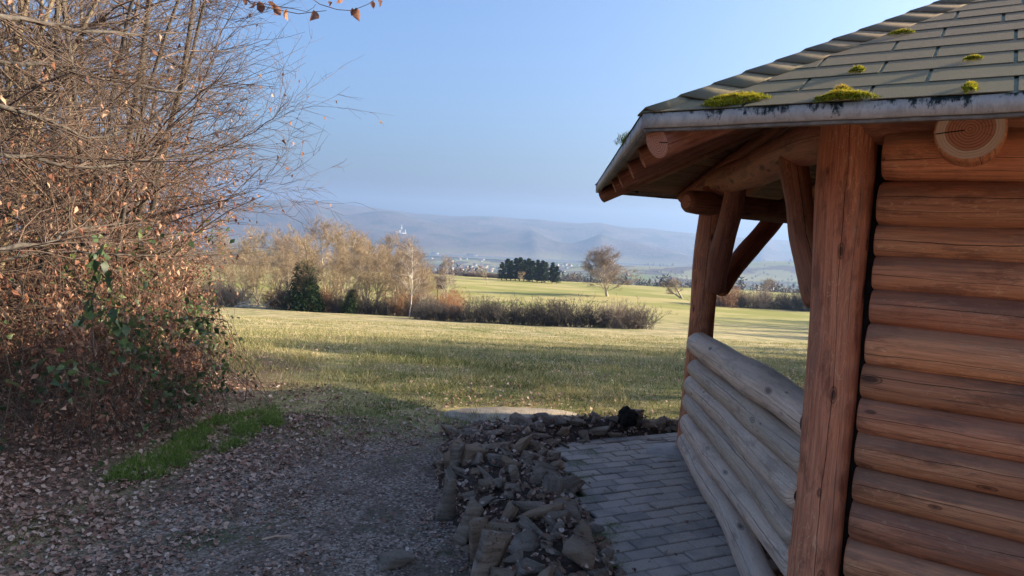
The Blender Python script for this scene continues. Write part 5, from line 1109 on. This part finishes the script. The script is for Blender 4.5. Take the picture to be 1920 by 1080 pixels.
for i, (px, hp, lb) in enumerate([(940, 34, 'conifer at the left end of the copse'), (950, 40, 'second conifer from the left of the copse'), (957, 38, 'conifer right of the two leftmost ones'), (966, 42, 'tall conifer left of the copse middle'), (974, 44, 'pointed conifer in the copse middle'), (982, 40, 'conifer just right of the copse middle'), (990, 43, 'tall pointed conifer behind the little bare tree'), (998, 40, 'conifer in the right half of the copse'), (1007, 42, 'broad conifer near the right end of the copse'), (1016, 42, 'conifer at the right end of the main copse'), (1022, 38, 'rightmost conifer before the gap'), (1035, 40, 'first conifer right of the gap'), (1043, 34, 'lower conifer at the far right of the copse')]):
    stand('conifer', SP[i % 3], px, 328 + (i * 7) % 12, lb, 'conifer', hpx=hp, href=15, group=cg, py=528, sx=2.0)
# field hedge along the brow
for i in range(12):
    stand('brow_shrub', SH[4 if i % 2 else 2], 874 + i * 8, 372, 'low dark brow hedge shrub left of the conifers', 'shrub', hpx=9, href=3.4, group='low hedge along the brow of the meadow', py=524, sx=2)
# hedge seen through the hut
rg_lab = ['russet shrub at the left of the hedge framed by the hut', 'dark shrub right of the far hut post', 'dark shrub left below the wide bare tree', 'shrub below the wide bare tree', 'dark shrub right of the wide bare tree', 'dark shrub under the small green tree', 'dark shrub beside the near post', 'shrub hidden behind the near post', 'shrub left of the far hut post']
for i, px in enumerate([1362, 1350, 1392, 1420, 1448, 1478, 1505, 1535, 1320]): stand('hedge_shrub', SH[[3, 0, 2, 4, 1, 0, 2, 1, 4][i]], px, 205 + i % 3, rg_lab[i], 'shrub', hpx=[40, 28, 30, 34, 30, 30, 34, 34, 24][i], href=3.4, group='hedge shrubs seen through the hut', py=552, sx=1.1)
stand('wide_tree', T['grey'], 1434, 214, 'wide bare tree rising from the hedge seen through the hut', hpx=62, href=16.2, py=552, sx=1.3)
stand('green_tree', T['ivy'], 1490, 210, 'small greenish tree in the hedge seen through the hut', hpx=42, href=16.2, py=552, sx=.8)
# observation hide behind the birch
x = xat(826, 150, 540); hide = empty('raised_hide', (x, 150, gz(x, 150)), .2, label='small dark hunting hide on legs behind the slim birch', category='hide')
for sx in (-.6, .6):
    for sy in (-.6, .6): V, f = box_np(sx - .06, sx + .06, sy - .06, sy + .06, 0, 4.2); b = Buf(); b.add(V, f); obj('leg', b.mesh('leg', MAT['dark_bark']), hide)
V, f = box_np(-.9, .9, -.9, .9, 4.2, 6.2); b = Buf(); b.add(V, f); obj('cabin', b.mesh('cabin', MAT['dark_bark']), hide)
b = Buf(); V = np.array([(-1.1, -1.1, 6.2), (1.1, -1.1, 6.2), (1.1, 1.1, 6.2), (-1.1, 1.1, 6.2), (-1.1, -1.1, 6.35), (1.1, -1.1, 6.35), (1.1, 1.1, 6.8), (-1.1, 1.1, 6.8)], float); b.add(V, box_np(0, 1, 0, 1, 0, 1)[1][:, [0, 1, 2, 3]] * 0 + np.array([(0, 3, 2, 1), (4, 5, 6, 7), (0, 1, 5, 4), (2, 3, 7, 6), (0, 4, 7, 3), (1, 2, 6, 5)])); obj('roof', b.mesh('roof', MAT['dark_bark']), hide)

# trees right of the picture whose shade lies in bands over the meadow
gs = 'bare trees beyond the hut that shade the meadow'
for i, (x, y, h) in enumerate([(11, 8.6, 6.5), (13, 10, 7), (12, 11.6, 6.5), (15, 13, 8), (16, 15, 8), (18, 17.5, 8.5), (22, 23, 9), (24, 26, 10), (27, 30, 10), (33, 37, 11), (66, 101, 17), (60, 106, 14), (66, 112, 17), (88, 128, 20), (84, 139, 20), (92, 150, 21), (96, 162, 21), (120, 205, 20)]):
    stand('shade_tree', T['abcabcab'[i % 8]], 0, y, ('bare tree close behind the hut shading the near meadow' if y < 20 else 'bare tree farther behind the hut shading the middle meadow' if y < 90 else 'tall bare tree far behind the hut shading the hedge'), xy=(x, y), sc=h / 13.4, group=gs)
for i, (x, y, h) in enumerate([(16, 11.6, 7.5), (19, 17, 8), (30, 31, 11)]):
    stand('shade_spruce', SP[i % 3], 0, y, 'dark spruce off to the right behind the hut', 'conifer', xy=(x, y), sc=h / 15, group='spruces beyond the hut that shade the meadow')
for i, (x, y, s_) in enumerate([(10, 8.8, .8), (15, 14.5, 1.0), (24, 27, 1.2), (58, 99, 1.8), (60, 103, 1.8), (62, 109, 1.8), (80, 124, 2.4), (82, 134, 2.6), (85, 145, 2.6), (88, 156, 2.6)]):
    stand('shade_shrub', SH[i % 3], 0, y, 'dense shrub off to the right behind the hut', 'shrub', xy=(x, y), sc=s_, group='shrubs beyond the hut that shade the meadow')

# far woods in the valley
MAT['far_wood'] = leaf_mat('distant_wood', [(0.05, 0.06, 0.04), (0.11, 0.085, 0.07), (0.18, 0.135, 0.11), (0.26, 0.20, 0.15)], 0)
b = Buf(); rg = np.random.default_rng(77); n = 4600
y = 520 * (3600 / 520) ** rg.uniform(0, 1, n); x = rg.uniform(-.55, .62, n) * y
kp = (vnoise(x, y, 130, 21) * .6 + vnoise(x, y, 45, 22) * .4 > .44) & ~((np.abs(x / y - .02) < .17) & (y > 2000)); x, y = x[kp], y[kp]; z = ground(x, y); n = len(x); h = rg.uniform(9, 17, n); kind = (vnoise(x, y, 90, 25) > .72)
m = 80; off_ = rg.normal(0, 1, (n, m, 3)); off_ = norm(off_) * rg.uniform(.3, 1, (n, m, 1)) * np.stack([h * .36, h * .36, h * .42], 1)[:, None]
pos = np.stack([x, y, z + h * .55], 1)[:, None] + off_; val = np.where(kind, .03, rg.uniform(.35, 1, n)); blades_np(b, pos.reshape(-1, 3), np.repeat(h * .16, m) * rg.uniform(.6, 1.4, n * m), np.repeat(h * .10, m), rg=rg, lean=.9, val=np.repeat(val, m) * rg.uniform(.85, 1.0, n * m))
obj('valley_woods', b.mesh('valley_woods', MAT['far_wood']), kind='stuff', label='grey-brown bare woods filling the hazy valley', category='woods')

# ------------------------------------------------------------ town in the valley and the castle
MAT['plaster'] = simple_mat('pale_house_plaster', (0.36, 0.33, 0.29), (0.55, 0.51, 0.45), .05); MAT['slate_roof'] = simple_mat('slate_house_roof', (0.07, 0.07, 0.08), (0.14, 0.13, 0.13), .3); MAT['tile_roof'] = simple_mat('tiled_house_roof', (0.20, 0.10, 0.07), (0.30, 0.16, 0.11), .3); MAT['pane'] = simple_mat('dark_window', (0.03, 0.035, 0.04), (0.05, 0.055, 0.06), 1, rough=.2)
def house_mesh(w_, d_, h_, rf, roofm, name='house'):
    b = Buf(); V = np.array([(-w_, -d_, 0), (w_, -d_, 0), (w_, d_, 0), (-w_, d_, 0), (-w_, -d_, h_), (w_, -d_, h_), (w_, d_, h_), (-w_, d_, h_), (-w_, 0, h_ + rf), (w_, 0, h_ + rf)], float)
    b.add(V, [(0, 1, 5, 4), (1, 2, 6, 5), (2, 3, 7, 6), (3, 0, 4, 7)], mi=0); b.add(V, [(4, 7, 8), (5, 9, 6)], mi=0)
    e = .5; V2 = np.array([(-w_ - e, -d_ - e, h_ - e * .4), (w_ + e, -d_ - e, h_ - e * .4), (w_ + e, 0, h_ + rf + .25), (-w_ - e, 0, h_ + rf + .25), (w_ + e, d_ + e, h_ - e * .4), (-w_ - e, d_ + e, h_ - e * .4)]); b.add(V2, [(0, 1, 2, 3), (3, 2, 4, 5)], mi=1)
    for sx in np.linspace(-w_ * .6, w_ * .6, 3):
        for zz in (h_ * .2, h_ * .62): b.add([(sx - .6, -d_ - .03, zz), (sx + .6, -d_ - .03, zz), (sx + .6, -d_ - .03, zz + 1.3), (sx - .6, -d_ - .03, zz + 1.3)], [(0, 1, 2, 3)], mi=2)
    return b.mesh(name, [MAT['plaster'], roofm, MAT['pane']])
HMs = [house_mesh(6, 4.5, 5.5, 4, MAT['slate_roof']), house_mesh(7.5, 5, 7, 4.5, MAT['slate_roof']), house_mesh(5, 4.5, 6, 4, MAT['tile_roof']), house_mesh(11, 6, 6, 3, MAT['slate_roof'])]
rg = np.random.default_rng(9)
def put_house(px, d, k_, label, group, py=505, rz=None, sc=1.0, z=None):
    x = xat(px, d, py); zz = gz(x, d) if z is None else z; obj('house', HMs[k_], None, (x, d, zz - .5), (0, 0, rg.uniform(-.6, .6) if rz is None else rz), sc, label=label, category='house', group=group)
for i in range(80):
    d = rg.uniform(2300, 4100); px = rg.choice([rg.normal(900, 60), rg.normal(1010, 90), rg.uniform(780, 1230)]); k_ = rg.integers(0, 4); put_house(px, d, k_, ('small pale house with grey roof', 'tall pale house with grey roof', 'small pale house with reddish roof', 'long pale building with grey roof')[k_] + (' in the town left of the slim birch' if px < 833 else ' in the town between birch and conifers' if px < 930 else ' in the town above the conifers' if px < 1050 else ' in the town left behind the lone oak' if px < 1140 else ' at the right end of the town behind the oak'), 'houses of the hazy valley town', sc=rg.uniform(.9, 1.5))
for i in range(26): put_house(rg.uniform(440, 700), rg.uniform(4650, 4720), rg.integers(0, 4), 'small pale house at the foot of the hill behind the wood', 'houses at the foot of the hill', z=-186 + rg.uniform(0, 3), sc=1.6)
for i, (px, lb) in enumerate([(985, 'white house just beyond the brow, right below the conifers'), (1008, 'white gabled house beyond the brow, middle of the three'), (1028, 'white gabled house beyond the brow nearest the lone oak')]): put_house(px, 612 + i * 8, (2, 0, 2)[i], lb, 'white houses just beyond the brow', py=532, rz=1.3 + .2 * i, sc=.95)
for i, (px, d, w2, lb) in enumerate([(1000, 4080, 4.5, 'long pale industrial hall at the river'), (815, 4500, 2.2, 'pale works buildings on the far river bank'), (885, 4550, 3.5, 'long low white hall on the far bank')]):
    x = xat(px, d, 490); z_ = max(gz(x, d), -168 if d > 4300 else -999); obj('industrial_hall', HMs[3], None, (x, d, z_), (0, 0, .05), (w2, 1.5, 1.2), label=lb, category='hall')
# castle on its rock
cst = empty('castle', (cxw, cyw, cz - 6), 0.3, label='pale hilltop castle with a slender tower above the river', category='castle')
def cbox(name, x0, x1, y0, y1, z0, z1, mat='plaster', roof=0, rm='slate_roof'):
    V, f = box_np(x0, x1, y0, y1, z0, z1); b = Buf(); b.add(V, f); o = obj(name, b.mesh(name, MAT[mat]), cst)
    if roof: mx, my = (x0 + x1) / 2, (y0 + y1) / 2; b = Buf(); b.add([(x0 - .5, y0 - .5, z1), (x1 + .5, y0 - .5, z1), (x1 + .5, y1 + .5, z1), (x0 - .5, y1 + .5, z1), (mx, my, z1 + roof)], [(0, 1, 4), (1, 2, 4), (2, 3, 4), (3, 0, 4)]); obj('roof', b.mesh('roof', MAT[rm]), o)
    return o
cst.scale = (1.25, 1.25, 1.3)
cbox('curtain_wall', -32, 32, -16, 16, -6, 11); cbox('palace', -24, -4, -10, 6, 11, 26, roof=10); cbox('hall', -2, 22, -8, 8, 11, 24, roof=8); cbox('keep', -5, 5, -5, 5, 20, 46); cbox('keep_turret', -2.8, 2.8, -2.8, 2.8, 46, 60, roof=8); cbox('gate_tower', 20, 28, -14, -6, 8, 30, roof=8); cbox('bastion', -36, -26, -14, 0, -2, 18)
